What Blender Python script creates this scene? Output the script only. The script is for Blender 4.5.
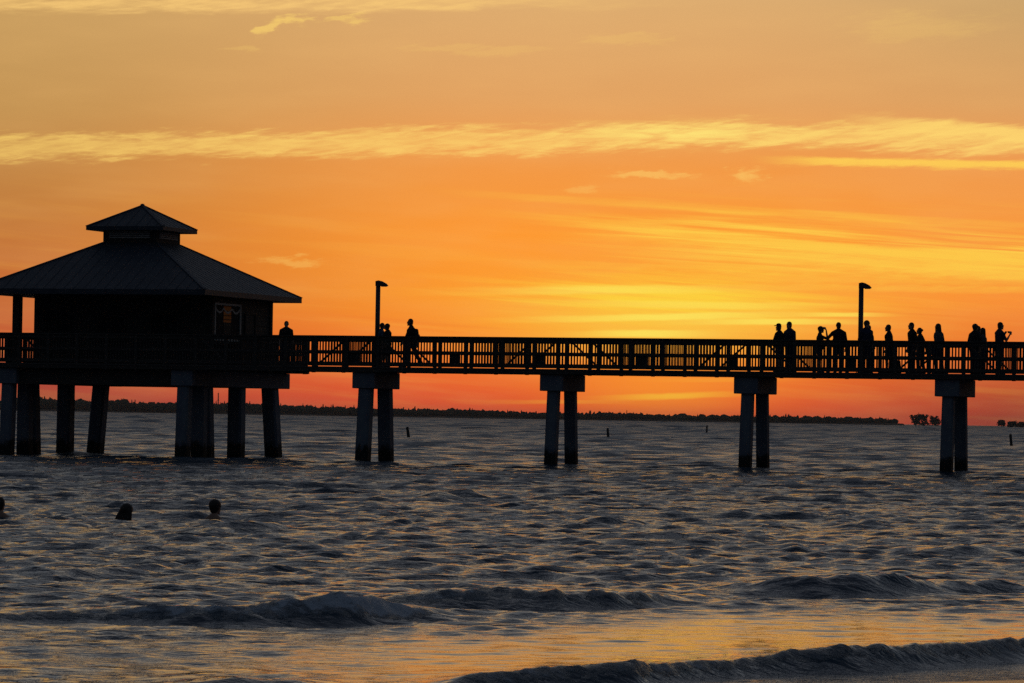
import bpy, bmesh, math, random
import numpy as np
from mathutils import Vector, Matrix, Euler, noise as mnoise

R = math.radians
for o in list(bpy.data.objects):
    bpy.data.objects.remove(o)
scene = bpy.context.scene
col = scene.collection
random.seed(7)
rng = np.random.default_rng(11)

# ------------------------------------------------------------------ camera
EYE = 1.76
FPX = 3840.0
ROLL = math.atan(0.0164)
PITCH = math.atan(75.9 / FPX)
cd = bpy.data.cameras.new('camera')
cd.sensor_width = 36.0
cd.lens = 36.0 * FPX / 1024.0
cd.clip_start = 0.5
cd.clip_end = 90000.0
cam = bpy.data.objects.new('camera', cd)
col.objects.link(cam)
cam.matrix_world = (Matrix.Translation((0, 0, EYE)) @ Matrix.Rotation(R(90) + PITCH, 4, 'X')
                    @ Matrix.Rotation(ROLL, 4, 'Z'))
scene.camera = cam
scene.view_settings.view_transform = 'Standard'
scene.view_settings.look = 'None'
scene.view_settings.exposure = 0.0
scene.view_settings.gamma = 1.0
scene.view_settings.use_curve_mapping = False
scene.cycles.use_denoising = False
scene.cycles.max_bounces = 6
CAMROT = cam.matrix_world.to_3x3()


def at(px, py, Y):
    """ground-truth survey helper: the point seen at a photo position, Y metres out"""
    d = CAMROT @ Vector((px - 512.0, 341.5 - py, -FPX))
    return Vector((0, 0, EYE)) + d * (Y / d.y)


def hz(px):
    return 417.4 + (px - 512.0) * 0.0164


def srgb(*c):
    out = []
    for v in c:
        v = v / 255.0
        out.append(v / 12.92 if v <= 0.04045 else ((v + 0.055) / 1.055) ** 2.4)
    return out


# ------------------------------------------------------------------ node expression helper
class NX:
    """tiny expression builder: wraps a node socket or a float"""
    tree = None

    def __init__(self, v):
        self.v = v

    @staticmethod
    def node(op, *args, clamp=False):
        n = NX.tree.nodes.new('ShaderNodeMath')
        n.operation = op
        n.use_clamp = clamp
        for i, a in enumerate(args):
            a = a.v if isinstance(a, NX) else a
            if isinstance(a, (int, float)):
                n.inputs[i].default_value = float(a)
            else:
                NX.tree.links.new(a, n.inputs[i])
        return NX(n.outputs[0])

    def __add__(s, o): return NX.node('ADD', s, o)
    __radd__ = __add__
    def __sub__(s, o): return NX.node('SUBTRACT', s, o)
    def __rsub__(s, o): return NX.node('SUBTRACT', o, s)
    def __mul__(s, o): return NX.node('MULTIPLY', s, o)
    __rmul__ = __mul__
    def __truediv__(s, o): return NX.node('DIVIDE', s, o)
    def __rtruediv__(s, o): return NX.node('DIVIDE', o, s)
    def abs(s): return NX.node('ABSOLUTE', s)
    def clamp(s): return NX.node('ADD', s, 0.0, clamp=True)
    def pow(s, e): return NX.node('POWER', s, e)


def smooth(x, a, b):
    n = NX.tree.nodes.new('ShaderNodeMapRange')
    n.interpolation_type = 'SMOOTHSTEP'
    NX.tree.links.new(x.v, n.inputs['Value'])
    for k, v in (('From Min', a), ('From Max', b), ('To Min', 0.0), ('To Max', 1.0)):
        n.inputs[k].default_value = v
    return NX(n.outputs['Result'])


def gauss(x, c, w):
    t = (x - c) / w
    return NX.node('EXPONENT', (t * t) * -1.0)


def lerp_curve(x, pts):
    """piecewise linear curve through (x, y) points, as a Float Curve"""
    n = NX.tree.nodes.new('ShaderNodeFloatCurve')
    x0, x1 = pts[0][0], pts[-1][0]
    ys = [p[1] for p in pts]
    y0, y1 = min(ys), max(ys)
    if y1 - y0 < 1e-6:
        y1 = y0 + 1
    c = n.mapping.curves[0]
    while len(c.points) < len(pts):
        c.points.new(0.5, 0.5)
    for p, q in zip(c.points, pts):
        p.location = ((q[0] - x0) / (x1 - x0), (q[1] - y0) / (y1 - y0))
        p.handle_type = 'AUTO_CLAMPED'
    n.mapping.update()
    t = ((x - x0) / (x1 - x0)).clamp()
    NX.tree.links.new(t.v, n.inputs['Value'])
    return NX(n.outputs[0]) * (y1 - y0) + y0


def vec(x, y, z=0.0):
    n = NX.tree.nodes.new('ShaderNodeCombineXYZ')
    for i, a in enumerate((x, y, z)):
        a = a.v if isinstance(a, NX) else a
        if isinstance(a, (int, float)):
            n.inputs[i].default_value = float(a)
        else:
            NX.tree.links.new(a, n.inputs[i])
    return n.outputs[0]


def noise(v, scale=1.0, detail=4.0, rough=0.55, dist=0.0):
    n = NX.tree.nodes.new('ShaderNodeTexNoise')
    n.inputs['Scale'].default_value = scale
    n.inputs['Detail'].default_value = detail
    n.inputs['Roughness'].default_value = rough
    n.inputs['Distortion'].default_value = dist
    NX.tree.links.new(v, n.inputs['Vector'])
    return NX(n.outputs['Fac'])


def mixc(f, a, b, mode='MIX'):
    n = NX.tree.nodes.new('ShaderNodeMix')
    n.data_type = 'RGBA'
    n.blend_type = mode
    for key, val in (('Factor_Float', f), ('A_Color', a), ('B_Color', b)):
        s = next(i for i in n.inputs if i.identifier == key)
        val = val.v if isinstance(val, NX) else val
        if isinstance(val, (int, float)):
            s.default_value = float(val)
        elif isinstance(val, (list, tuple)):
            s.default_value = (*val[:3], 1.0)
        else:
            NX.tree.links.new(val, s)
    return next(o for o in n.outputs if o.identifier == 'Result_Color')


def ramp(fac, stops):
    n = NX.tree.nodes.new('ShaderNodeValToRGB')
    cr = n.color_ramp
    while len(cr.elements) < len(stops):
        cr.elements.new(0.5)
    for e, (p, c) in zip(cr.elements, stops):
        e.position = p
        e.color = (*c, 1.0)
    NX.tree.links.new(fac.v, n.inputs['Fac'])
    return n.outputs['Color']


# ------------------------------------------------------------------ world: sunset sky
SUN_AZ = math.atan2(650 - 512, FPX)      # azimuth of the hidden sun, east of +Y
SUN_EL = R(1.3)
world = bpy.data.worlds.new('World')
scene.world = world
world.use_nodes = True
nt = world.node_tree
nt.nodes.clear()
NX.tree = nt
tc = nt.nodes.new('ShaderNodeTexCoord')
sep = nt.nodes.new('ShaderNodeSeparateXYZ')
nt.links.new(tc.outputs['Generated'], sep.inputs[0])
dx, dy, dz = (NX(sep.outputs[i]) for i in range(3))
az = NX.node('ARCTAN2', dx, dy)                      # 0 = out to sea
el = NX.node('ARCSINE', dz)
u = az * FPX + 512.0                                 # azimuth, 3840 units per radian
e = NX.node('MAXIMUM', el * FPX, 0.0)                # elevation, same unit
v = (el * -FPX) + 417.4 + (u - 512.0) * 0.0164       # the cloud decks dip a little to the north
fac = e / (e + 400.0)


def pos(x):
    return x / (x + 400.0)


def sky_ramp(stops):
    return ramp(fac, [(pos(x), srgb(*c)) for x, c in stops])


high = [(520, (188, 166, 136)), (680, (142, 142, 138)), (1000, (100, 113, 125)), (1700, (68, 84, 102)),
        (3200, (42, 55, 76)), (6000, (28, 38, 56))]
c_mid = sky_ramp([(0, (226, 72, 42)), (22, (236, 86, 44)), (70, (252, 124, 42)), (120, (255, 150, 44)),
                  (185, (255, 152, 50)), (250, (244, 154, 70)), (320, (228, 164, 98)), (417, (221, 172, 112))] + high)
c_left = sky_ramp([(0, (166, 66, 58)), (25, (176, 74, 56)), (75, (196, 92, 52)), (135, (198, 110, 54)),
                   (205, (194, 126, 62)), (300, (196, 148, 84)), (417, (202, 160, 98))] + high)
c_right = sky_ramp([(0, (158, 60, 46)), (25, (172, 68, 46)), (70, (226, 100, 46)), (125, (250, 140, 52)),
                    (190, (250, 152, 60)), (260, (240, 156, 80)), (320, (222, 162, 98)), (417, (203, 163, 108))] + high)
fl = smooth(u, 417.8, 0.0) if False else NX.node('SUBTRACT', 1.0, smooth(u, -40.0, 520.0))
fr = smooth(u, 720.0, 1060.0)
base = mixc(fl, c_mid, c_left)
base = mixc(fr, base, c_right)
# glow of the sun behind the cloud bank
glow = (gauss(u, 672.0, 165.0) * gauss(v, 322.0, 40.0)).clamp()
base = mixc(glow * 0.8, base, srgb(255, 208, 70))
glow2 = gauss(u, 720.0, 330.0) * gauss(v, 285.0, 80.0)
base = mixc(glow2 * 0.14, base, srgb(255, 172, 52))

n_wide = noise(vec(u * 0.006, v * 0.03), 1.0, 3.0, 0.5)
n_streak = noise(vec(u * 0.014 + v * 0.045, v * 0.12 - u * 0.004), 1.0, 7.0, 0.66, 0.4)     # slanting filaments
n_fine = noise(vec(u * 0.035 + v * 0.11, v * 0.22 - u * 0.008, 3.3), 1.0, 6.0, 0.66, 0.3)
n_flat = noise(vec(u * 0.004, v * 0.07 - u * 0.006, 7.1), 1.0, 5.0, 0.55, 0.4)
n_flat2 = noise(vec(u * 0.0035, v * 0.14 - u * 0.009, 1.7), 1.0, 4.0, 0.5, 0.3)

n_thin = noise(vec(u * 0.0045, v * 0.15 - u * 0.0115, 5.2), 1.0, 4.0, 0.5, 0.8)
n_fil = noise(vec((u - v * 2.0) * 0.011, (v + u * 0.20) * 0.15, 8.8), 1.0, 6.0, 0.62, 0.5)
n_w1 = noise(vec(u * 0.02, v * 0.05, 4.4), 1.0, 5.0, 0.6)
n_w2 = noise(vec(u * 0.025, v * 0.06, 14.4), 1.0, 5.0, 0.6)
uw = u + (n_w1 - 0.5) * 110.0 + (v - 100.0) * 0.4
vw = v + (n_w2 - 0.5) * 26.0 + (n_fil - 0.5) * 12.0
cloud_col = srgb(255, 214, 112)
hot_col = srgb(255, 228, 92)


def band(yc, wu, wd, soft=0.55):
    """a long cloud band: wu above, wd below the centre line"""
    t = v - yc
    up = NX.node('MAXIMUM', t * -1.0, 0.0) / wu
    dn = NX.node('MAXIMUM', t, 0.0) / wd
    r = up + dn
    return NX.node('SUBTRACT', 1.0, r)


def rag(mask, nz, gain, cut):
    return smooth(mask + (nz - 0.5) * gain, cut, cut + 0.75)


# even mottling of the clear part of the sky
base = mixc(smooth(n_wide, 0.35, 0.75) * 0.10, base, srgb(250, 196, 120))
base = mixc(smooth(n_flat, 0.45, 0.8) * 0.18 * smooth(v, 150.0, 260.0), base, srgb(255, 190, 80))
under = gauss(u, 662.0, 105.0) * gauss(v, 386.0, 30.0)
base = mixc(under * 0.9, base, srgb(255, 146, 46))
# long band across the sky
yc1 = lerp_curve(u, [(-600, 156), (0, 150), (200, 146), (512, 140), (700, 136), (860, 139), (1024, 146), (1700, 160)])
m = rag(band(yc1 + (n_wide - 0.5) * 16.0, 17.0, 17.0) * 0.95, n_fil * 0.35 + n_fine * 0.35 + n_streak * 0.3, 3.0, 0.0)
tex_c = smooth(n_fil * 0.4 + n_fine * 0.3 + n_streak * 0.3, 0.40, 0.60)
m = m * (tex_c * 0.5 + 0.5) * lerp_curve(u, [(-600, 0.5), (0, 0.72), (200, 0.8), (512, 0.86), (620, 1.0), (860, 0.95), (1000, 0.8), (1600, 0.4)])
base = mixc(m * 0.85, base, cloud_col)
bright = gauss(u, 690.0, 95.0) * gauss(v, 134.0, 10.0) * smooth(n_streak, 0.35, 0.6)
base = mixc(bright * 0.8, base, srgb(255, 228, 120))
# the two spreading strands at its right end
m = rag(band((u - 880.0) * 0.09 + 124.0, 12.0, 24.0), n_streak * 0.5 + n_fil * 0.5, 2.4, 0.1) * smooth(u, 820.0, 930.0)
base = mixc(m * 0.85, base, cloud_col)
m = rag(band((u - 790.0) * 0.03 + 160.0, 5.0, 9.0), n_fine, 1.4, 0.1) * smooth(u, 740.0, 840.0)
base = mixc(m * 0.9, base, srgb(255, 206, 86))
# wisps under the band
for (ux, vy, wx, wy, s) in ((648, 174, 45, 4, 0.7), (741, 177, 24, 6, 0.8), (585, 190, 26, 4, 0.4), (268, 26, 12, 9, 1.0),
                            (292, 21, 22, 4, 1.0), (342, 20, 24, 4, 0.8), (282, 262, 40, 5, 0.5), (245, 50, 20, 4, 0.3),
                            (470, 50, 90, 5, 0.25), (905, 30, 90, 14, 0.25), (620, 40, 60, 5, 0.25)):
    gm = gauss(uw - (float(vy) - 100.0) * 0.4, float(ux), float(wx)) * gauss(vw, float(vy), float(wy) * 1.3)
    m = rag(gm, n_fil * 0.4 + n_fine * 0.6, 2.2, 0.25) * smooth(gm, 0.1, 0.6)
    base = mixc(m * (0.58 * s), base, cloud_col)
# streaks along the top
m = rag(band((u - 300.0) * -0.012 + 6.0, 14.0, 11.0) * 1.0, n_streak, 1.8, 0.1) * NX.node('SUBTRACT', 1.0, smooth(u, 380.0, 720.0))
base = mixc(m * (tex_c * 0.6 + 0.4) * 0.75, base, srgb(252, 205, 122))
# long filaments slanting down to the right
vs = v - (u - 512.0) * 0.075
env = gauss(vs, 222.0, 30.0) * smooth(u, 470.0, 760.0)
m = smooth(n_flat2 * 0.4 + n_thin * 0.6 + env * 0.14, 0.50, 0.76) * env
base = mixc((m * 1.35).clamp(), base, srgb(255, 202, 74))
for (y0, sl, w, ua, ub, s) in ((214, 0.10, 5, 500, 700, 0.8), (232, 0.055, 6, 560, 760, 0.6), (240, 0.06, 8, 640, 860, 0.9), (248, 0.05, 7, 700, 900, 0.8), (222, 0.075, 5, 620, 800, 0.8), (272, 0.02, 6, 600, 800, 0.6), (283, 0.015, 4, 700, 860, 0.6),
                               (262, 0.03, 4, 540, 640, 0.45), (196, 0.06, 4, 470, 560, 0.35)):
    m = rag(band((u - 512.0) * sl + float(y0), float(w), float(w) * 1.6), n_flat * 0.5 + n_fine * 0.5, 1.6, 0.0) * smooth(u, float(ua) - 60, float(ub)) * NX.node('SUBTRACT', 1.0, smooth(u, 960.0, 1180.0))
    base = mixc(m * s * (tex_c * 0.4 + 0.6) * 0.7, base, srgb(255, 200, 72))
# hot yellow sheets above the hidden sun
env = gauss(u, 675.0, 165.0) * gauss(v, 296.0, 26.0)
m = smooth(n_flat * 0.5 + n_thin * 0.5 + env * 0.22, 0.5, 0.8) * env
base = mixc(m * 1.2, base, srgb(255, 208, 62))
for (y0, sl, w, uc, uw, s) in ((317, -0.02, 4.5, 665, 105, 1.0), (322, 0.0, 4, 770, 70, 0.9), (290, -0.01, 6, 600, 110, 0.7), (305, 0.015, 5, 700, 120, 0.6),
                               (334, 0.0, 5, 645, 55, 1.0), (315, 0.0, 3, 840, 40, 0.8), (396, -0.03, 4.5, 672, 55, 1.0), (402, 0.0, 3, 560, 60, 0.35), (380, 0.0, 3.0, 720, 60, 0.3)):
    m = rag(band((u - float(uc)) * sl + float(y0), float(w), float(w)) * 1.1, n_fine * 0.4 + n_flat * 0.6, 1.5, 0.0) * gauss(u, float(uc), float(uw))
    base = mixc(m * s * 0.9, base, hot_col if y0 < 360 else srgb(255, 186, 56))
# dull dark-orange shreds between them
m = smooth(n_flat2, 0.52, 0.75) * gauss(v, 312.0, 22.0) * NX.node('SUBTRACT', 1.0, gauss(u, 660.0, 90.0))
base = mixc(m * 0.4, base, srgb(240, 128, 48))

# away from the sunset the sky turns to dusk
ang = NX.node('COSINE', az - SUN_AZ)
west = smooth(ang, 0.45, 0.985)
dusk = ramp(fac, [(0.0, srgb(60, 58, 66)), (0.4, srgb(58, 62, 74)), (0.8, srgb(44, 54, 70)), (1.0, srgb(32, 41, 58))])
skyc = mixc(west, dusk, base)
# below the horizon: dark sea
skyc = mixc(smooth(dz, -0.02, -0.002), (0.01, 0.012, 0.014), skyc)
bg = nt.nodes.new('ShaderNodeBackground')
nt.links.new(skyc, bg.inputs['Color'])
bg.inputs['Strength'].default_value = 1.0
# the physical sky adds its own dusk light overhead
sky = nt.nodes.new('ShaderNodeTexSky')
sky.sky_type = 'NISHITA'
sky.sun_disc = False
sky.sun_elevation = SUN_EL
sky.sun_rotation = SUN_AZ
bg2 = nt.nodes.new('ShaderNodeBackground')
hi = smooth(el, 0.12, 0.6)
nt.links.new(mixc(hi, (0, 0, 0), sky.outputs['Color']), bg2.inputs['Color'])
bg2.inputs['Strength'].default_value = 0.05
add = nt.nodes.new('ShaderNodeAddShader')
nt.links.new(bg.outputs[0], add.inputs[0])
nt.links.new(bg2.outputs[0], add.inputs[1])
out = nt.nodes.new('ShaderNodeOutputWorld')
nt.links.new(add.outputs[0], out.inputs['Surface'])
try:
    world.cycles.sampling_method = 'MANUAL'
    world.cycles.sample_map_resolution = 1024
except Exception:
    pass

sd = bpy.data.lights.new('sun', 'SUN')
sd.energy = 0.006
sd.angle = R(25)
sd.color = (1.0, 0.55, 0.2)
sun = bpy.data.objects.new('sun', sd)
col.objects.link(sun)
sdir = Vector((math.sin(SUN_AZ) * math.cos(SUN_EL), math.cos(SUN_AZ) * math.cos(SUN_EL), math.sin(SUN_EL)))
sun.rotation_euler = sdir.to_track_quat('Z', 'Y').to_euler()
sun.location = (0, 0, 60)


# ------------------------------------------------------------------ materials
def new_mat(name):
    m = bpy.data.materials.new(name)
    m.use_nodes = True
    t = m.node_tree
    t.nodes.clear()
    o = t.nodes.new('ShaderNodeOutputMaterial')
    p = t.nodes.new('ShaderNodeBsdfPrincipled')
    t.links.new(p.outputs[0], o.inputs['Surface'])
    NX.tree = t
    return m, t, p, o


def tex_obj(t):
    c = t.nodes.new('ShaderNodeTexCoord')
    s = t.nodes.new('ShaderNodeSeparateXYZ')
    t.links.new(c.outputs['Object'], s.inputs[0])
    return c.outputs['Object'], [NX(s.outputs[i]) for i in range(3)]


def bump(t, p, h, strength=1.0, dist=1.0):
    b = t.nodes.new('ShaderNodeBump')
    b.inputs['Strength'].default_value = strength
    b.inputs['Distance'].default_value = dist
    t.links.new(h.v, b.inputs['Height'])
    t.links.new(b.outputs[0], p.inputs['Normal'])


def mottled(name, c1, c2, scale=3.0, rough=0.7, spec=0.3, stretch=(1, 1, 1), metal=0.0, bmp=0.01):
    m, t, p, o = new_mat(name)
    ov, (x, y, z) = tex_obj(t)
    n = noise(vec(x * stretch[0], y * stretch[1], z * stretch[2]), scale, 5.0, 0.6)
    t.links.new(mixc(smooth(n, 0.3, 0.7), c1, c2), p.inputs['Base Color'])
    p.inputs['Roughness'].default_value = rough
    p.inputs['Specular IOR Level'].default_value = spec
    p.inputs['Metallic'].default_value = metal
    if bmp:
        bump(t, p, n * bmp)
    return m


M = {}
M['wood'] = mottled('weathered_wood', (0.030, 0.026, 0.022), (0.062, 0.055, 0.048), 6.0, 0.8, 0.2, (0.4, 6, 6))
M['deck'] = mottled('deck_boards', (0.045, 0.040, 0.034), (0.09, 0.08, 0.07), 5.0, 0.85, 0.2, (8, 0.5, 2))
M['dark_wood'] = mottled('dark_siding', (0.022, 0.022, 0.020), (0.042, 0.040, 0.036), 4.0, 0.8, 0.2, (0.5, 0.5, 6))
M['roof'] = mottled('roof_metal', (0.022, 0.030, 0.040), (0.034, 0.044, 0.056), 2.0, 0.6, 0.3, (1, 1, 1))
M['metal'] = mottled('lamp_metal', (0.03, 0.03, 0.03), (0.05, 0.05, 0.05), 8.0, 0.5, 0.4)
M['lens'] = mottled('lamp_lens', (0.3, 0.3, 0.28), (0.36, 0.36, 0.33), 8.0, 0.3, 0.5)
M['glass'] = mottled('dark_glass', (0.01, 0.012, 0.015), (0.015, 0.018, 0.02), 2.0, 0.85, 0.1, bmp=0)
M['trim'] = mottled('pale_trim', (0.34, 0.32, 0.28), (0.44, 0.41, 0.36), 5.0, 0.7, 0.2)
M['orange'] = mottled('flat_orange', (0.78, 0.20, 0.04), (0.85, 0.27, 0.06), 4.0, 0.9, 0.1)
M['boxgrey'] = mottled('box_plastic', (0.03, 0.032, 0.034), (0.05, 0.05, 0.05), 6.0, 0.6, 0.3)
M['land'] = mottled('far_land', (0.05, 0.05, 0.035), (0.09, 0.08, 0.06), 0.02, 0.95, 0.05, bmp=0)
M['foliage'] = mottled('foliage', (0.035, 0.045, 0.022), (0.06, 0.07, 0.035), 0.3, 0.9, 0.1, bmp=0)
M['bark'] = mottled('bark', (0.05, 0.04, 0.03), (0.08, 0.065, 0.05), 2.0, 0.9, 0.1)
M['skin'] = mottled('skin', (0.30, 0.17, 0.11), (0.36, 0.21, 0.14), 12.0, 0.55, 0.3, bmp=0)
M['hair'] = mottled('hair', (0.02, 0.014, 0.010), (0.04, 0.028, 0.02), 30.0, 0.6, 0.3, (1, 1, 0.2))
M['rubber'] = mottled('shoe', (0.02, 0.02, 0.02), (0.04, 0.04, 0.04), 20.0, 0.7, 0.3)
for nm, c in (('navy', (0.02, 0.028, 0.055)), ('grey_cloth', (0.07, 0.075, 0.08)), ('black_cloth', (0.015, 0.015, 0.017)),
              ('blue_cloth', (0.045, 0.07, 0.11)), ('brown_cloth', (0.06, 0.045, 0.035)), ('olive_cloth', (0.045, 0.05, 0.032)),
              ('wine_cloth', (0.07, 0.02, 0.025)), ('pale_cloth', (0.14, 0.15, 0.16))):
    M[nm] = mottled(nm, [k * 0.85 for k in c], [k * 1.15 for k in c], 25.0, 0.9, 0.15, bmp=0.002)

# concrete piles: tide stain and marine growth near the water
m, t, p, o = new_mat('pile_concrete')
ov, (x, y, z) = tex_obj(t)
n = noise(ov, 2.5, 6.0, 0.6)
g = t.nodes.new('ShaderNodeNewGeometry')
sz = t.nodes.new('ShaderNodeSeparateXYZ')
t.links.new(g.outputs['Position'], sz.inputs[0])
wz = NX(sz.outputs[2])
st = noise(vec(x * 5.0, y * 5.0, z * 0.5), 1.0, 4.0, 0.6)
c = mixc(smooth(n * 0.6 + st * 0.4, 0.35, 0.65), (0.095, 0.105, 0.135), (0.14, 0.16, 0.172))
wet = smooth(wz * -1.0 + (n - 0.5) * 0.7 + (st - 0.5) * 0.6, -0.70, -0.45)
c = mixc(wet, c, (0.014, 0.016, 0.013))
t.links.new(c, p.inputs['Base Color'])
p.inputs['Roughness'].default_value = 0.85
p.inputs['Specular IOR Level'].default_value = 0.2
bump(t, p, n * 0.03)
M['concrete'] = m

# sea water
RIP = 0.34
GRP = 0.45
m, t, p, o = new_mat('sea_water')
ov, (x, y, z) = tex_obj(t)
n1 = noise(vec(x * 1.5, y * 3.0), 1.0, 4.0, 0.55, 0.4)
n2 = noise(vec(x * 5.0, y * 9.0, 4.0), 1.0, 4.0, 0.6, 0.3)
n3 = noise(vec(x * 0.35, y * 0.8, 9.0), 1.0, 3.0, 0.5, 0.3)
fo = t.nodes.new('ShaderNodeAttribute')
fo.attribute_name = 'foam'
calm = t.nodes.new('ShaderNodeAttribute')
calm.attribute_name = 'chop'
foam = NX(fo.outputs['Fac'])
chop = NX(calm.outputs['Fac'])
rpa = t.nodes.new('ShaderNodeAttribute')
rpa.attribute_name = 'ripple'        # waves too small to model, wider offshore
ripple = NX(rpa.outputs['Fac'])
nf = noise(vec(x * 7.0, y * 10.0, 2.0), 1.0, 6.0, 0.7)
fm = smooth(foam + (nf - 0.5) * 1.7, 0.40, 0.90)
h = (n1 * 0.12 + n2 * 0.06 + n3 * 0.06) * chop + nf * 0.07 * fm
t.links.new(mixc(fm, (0.020, 0.046, 0.066), (0.42, 0.46, 0.50)), p.inputs['Base Color'])
t.links.new((fm * 0.4 + ripple).v, p.inputs['Roughness'])
p.inputs['IOR'].default_value = 1.333
# capillary ripples: fine slopes that no bump filter may smooth away
rp = t.nodes.new('ShaderNodeTexNoise')
rp.inputs['Scale'].default_value = 1.0
rp.inputs['Detail'].default_value = 3.0
rp.inputs['Roughness'].default_value = 0.6
t.links.new(vec(x * 2.6, y * 5.0, 1.0), rp.inputs['Vector'])
gA = noise(vec(x * 3.0, y * 1.3, 21.0), 1.0, 3.0, 0.6, 0.6)
gB = noise(vec(x * 1.5, y * 0.5, 22.0), 1.0, 3.0, 0.6, 0.6)
gC = noise(vec(x * 0.5, y * 0.16, 23.0), 1.0, 3.0, 0.55, 0.6)
grp = ((gA - 0.5) * 0.5 + (gB - 0.5) * 0.6 + (gC - 0.5) * 0.3) * chop * GRP
sub = t.nodes.new('ShaderNodeVectorMath'); sub.operation = 'SUBTRACT'
t.links.new(rp.outputs['Color'], sub.inputs[0]); sub.inputs[1].default_value = (0.5, 0.5, 0.5)
scl = t.nodes.new('ShaderNodeVectorMath'); scl.operation = 'MULTIPLY'
t.links.new(sub.outputs[0], scl.inputs[0]); t.links.new(vec(chop * RIP, chop * RIP * 1.4, 0.0), scl.inputs[1])
bmp = t.nodes.new('ShaderNodeBump')
bmp.inputs['Strength'].default_value = 1.0
bmp.inputs['Distance'].default_value = 1.0
t.links.new(h.v, bmp.inputs['Height'])
grv = t.nodes.new('ShaderNodeVectorMath'); grv.operation = 'ADD'
t.links.new(scl.outputs[0], grv.inputs[0]); t.links.new(vec(0.0, grp, 0.0), grv.inputs[1])
scl = grv
adv = t.nodes.new('ShaderNodeVectorMath'); adv.operation = 'ADD'
t.links.new(bmp.outputs[0], adv.inputs[0]); t.links.new(scl.outputs[0], adv.inputs[1])
nrmv = t.nodes.new('ShaderNodeVectorMath'); nrmv.operation = 'NORMALIZE'
t.links.new(adv.outputs[0], nrmv.inputs[0])
t.links.new(nrmv.outputs[0], p.inputs['Normal'])
M['water'] = m

# wet sand
m, t, p, o = new_mat('wet_sand')
ov, (x, y, z) = tex_obj(t)
n = noise(ov, 3.0, 6.0, 0.6)
n2 = noise(vec(x, y * 3.0), 0.6, 4.0, 0.5)
t.links.new(mixc(smooth(n, 0.3, 0.7), (0.10, 0.085, 0.065), (0.16, 0.135, 0.10)), p.inputs['Base Color'])
t.links.new((n2 * 0.25 + 0.05).v, p.inputs['Roughness'])
bump(t, p, n * 0.006)
M['sand'] = m


# ------------------------------------------------------------------ object helpers
class MB:
    def __init__(self):
        self.bm = bmesh.new()

    def box(self, c, s, rot=None):
        m = Matrix.Translation(c)
        if rot is not None:
            m = m @ rot
        m = m @ Matrix.Diagonal((s[0], s[1], s[2], 1.0))
        bmesh.ops.create_cube(self.bm, size=1.0, matrix=m)
        return self

    def span(self, a, b):
        c = [(p + q) / 2 for p, q in zip(a, b)]
        return self.box(c, [abs(q - p) for p, q in zip(a, b)])

    def beam(self, a, b, w, d=None, up=Vector((0, 0, 1))):
        a, b = Vector(a), Vector(b)
        z = (b - a).normalized()
        x = z.cross(up)
        if x.length < 1e-4:
            x = Vector((1, 0, 0))
        x.normalize()
        y = z.cross(x)
        r = Matrix((x, y, z)).transposed().to_4x4()
        return self.box((a + b) / 2, (w, d or w, (b - a).length), r)

    def cyl(self, a, b, r1, r2=None, seg=12):
        a, b = Vector(a), Vector(b)
        r2 = r1 if r2 is None else r2
        q = (b - a).to_track_quat('Z', 'Y').to_matrix().to_4x4()
        bmesh.ops.create_cone(self.bm, cap_ends=True, segments=seg, radius1=r1, radius2=r2, depth=(b - a).length,
                              matrix=Matrix.Translation((a + b) / 2) @ q)
        return self

    def ball(self, c, s, sub=2):
        s = (s, s, s) if isinstance(s, (int, float)) else s
        bmesh.ops.create_icosphere(self.bm, subdivisions=sub, radius=1.0,
                                   matrix=Matrix.Translation(c) @ Matrix.Diagonal((*s, 1.0)))
        return self

    def hull(self, balls, sub=2):
        """convex hull of balls [(centre, radius or radii)] : a tapered limb"""
        tmp = bmesh.new()
        for c, s in balls:
            s = (s, s, s) if isinstance(s, (int, float)) else s
            bmesh.ops.create_icosphere(tmp, subdivisions=sub, radius=1.0,
                                       matrix=Matrix.Translation(c) @ Matrix.Diagonal((*s, 1.0)))
        r = bmesh.ops.convex_hull(tmp, input=tmp.verts[:])
        junk = [g for g in r['geom_interior'] + r['geom_unused'] if isinstance(g, bmesh.types.BMVert)]
        bmesh.ops.delete(tmp, geom=list(set(junk)), context='VERTS')
        vm = {vv: self.bm.verts.new(vv.co) for vv in tmp.verts}
        for f in tmp.faces:
            try:
                self.bm.faces.new([vm[k] for k in f.verts])
            except ValueError:
                pass
        tmp.free()
        return self

    def poly(self, pts, faces):
        vs = [self.bm.verts.new(q) for q in pts]
        for f in faces:
            self.bm.faces.new([vs[i] for i in f])
        return self

    def build(self, name, mat, parent=None, smooth_=False, bevel=0.0):
        if bevel:
            es = [ed for ed in self.bm.edges if ed.calc_length() > bevel * 3]
            bmesh.ops.bevel(self.bm, geom=es, offset=bevel, segments=1, affect='EDGES')
        bmesh.ops.recalc_face_normals(self.bm, faces=self.bm.faces[:])
        me = bpy.data.meshes.new(name)
        self.bm.to_mesh(me)
        self.bm.free()
        me.materials.append(mat)
        if smooth_:
            me.shade_smooth()
        o = bpy.data.objects.new(name, me)
        col.objects.link(o)
        o.parent = parent
        return o


def empty(name, loc, rz=0.0, parent=None):
    o = bpy.data.objects.new(name, None)
    o.location = loc
    o.rotation_euler = (0, 0, rz)
    o.empty_display_size = 0.3
    col.objects.link(o)
    o.parent = parent
    return o


def tag(o, label=None, cat=None, group=None, kind=None):
    for k, val in (('label', label), ('category', cat), ('group', group), ('kind', kind)):
        if val:
            o[k] = val
    return o


def children(o):
    return [c for c in col.objects if c.parent == o]


def copy_tree(o, parent=None):
    c = o.copy()
    col.objects.link(c)
    if parent:
        c.parent = parent
    for ch in children(o):
        copy_tree(ch, c)
    return c


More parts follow.
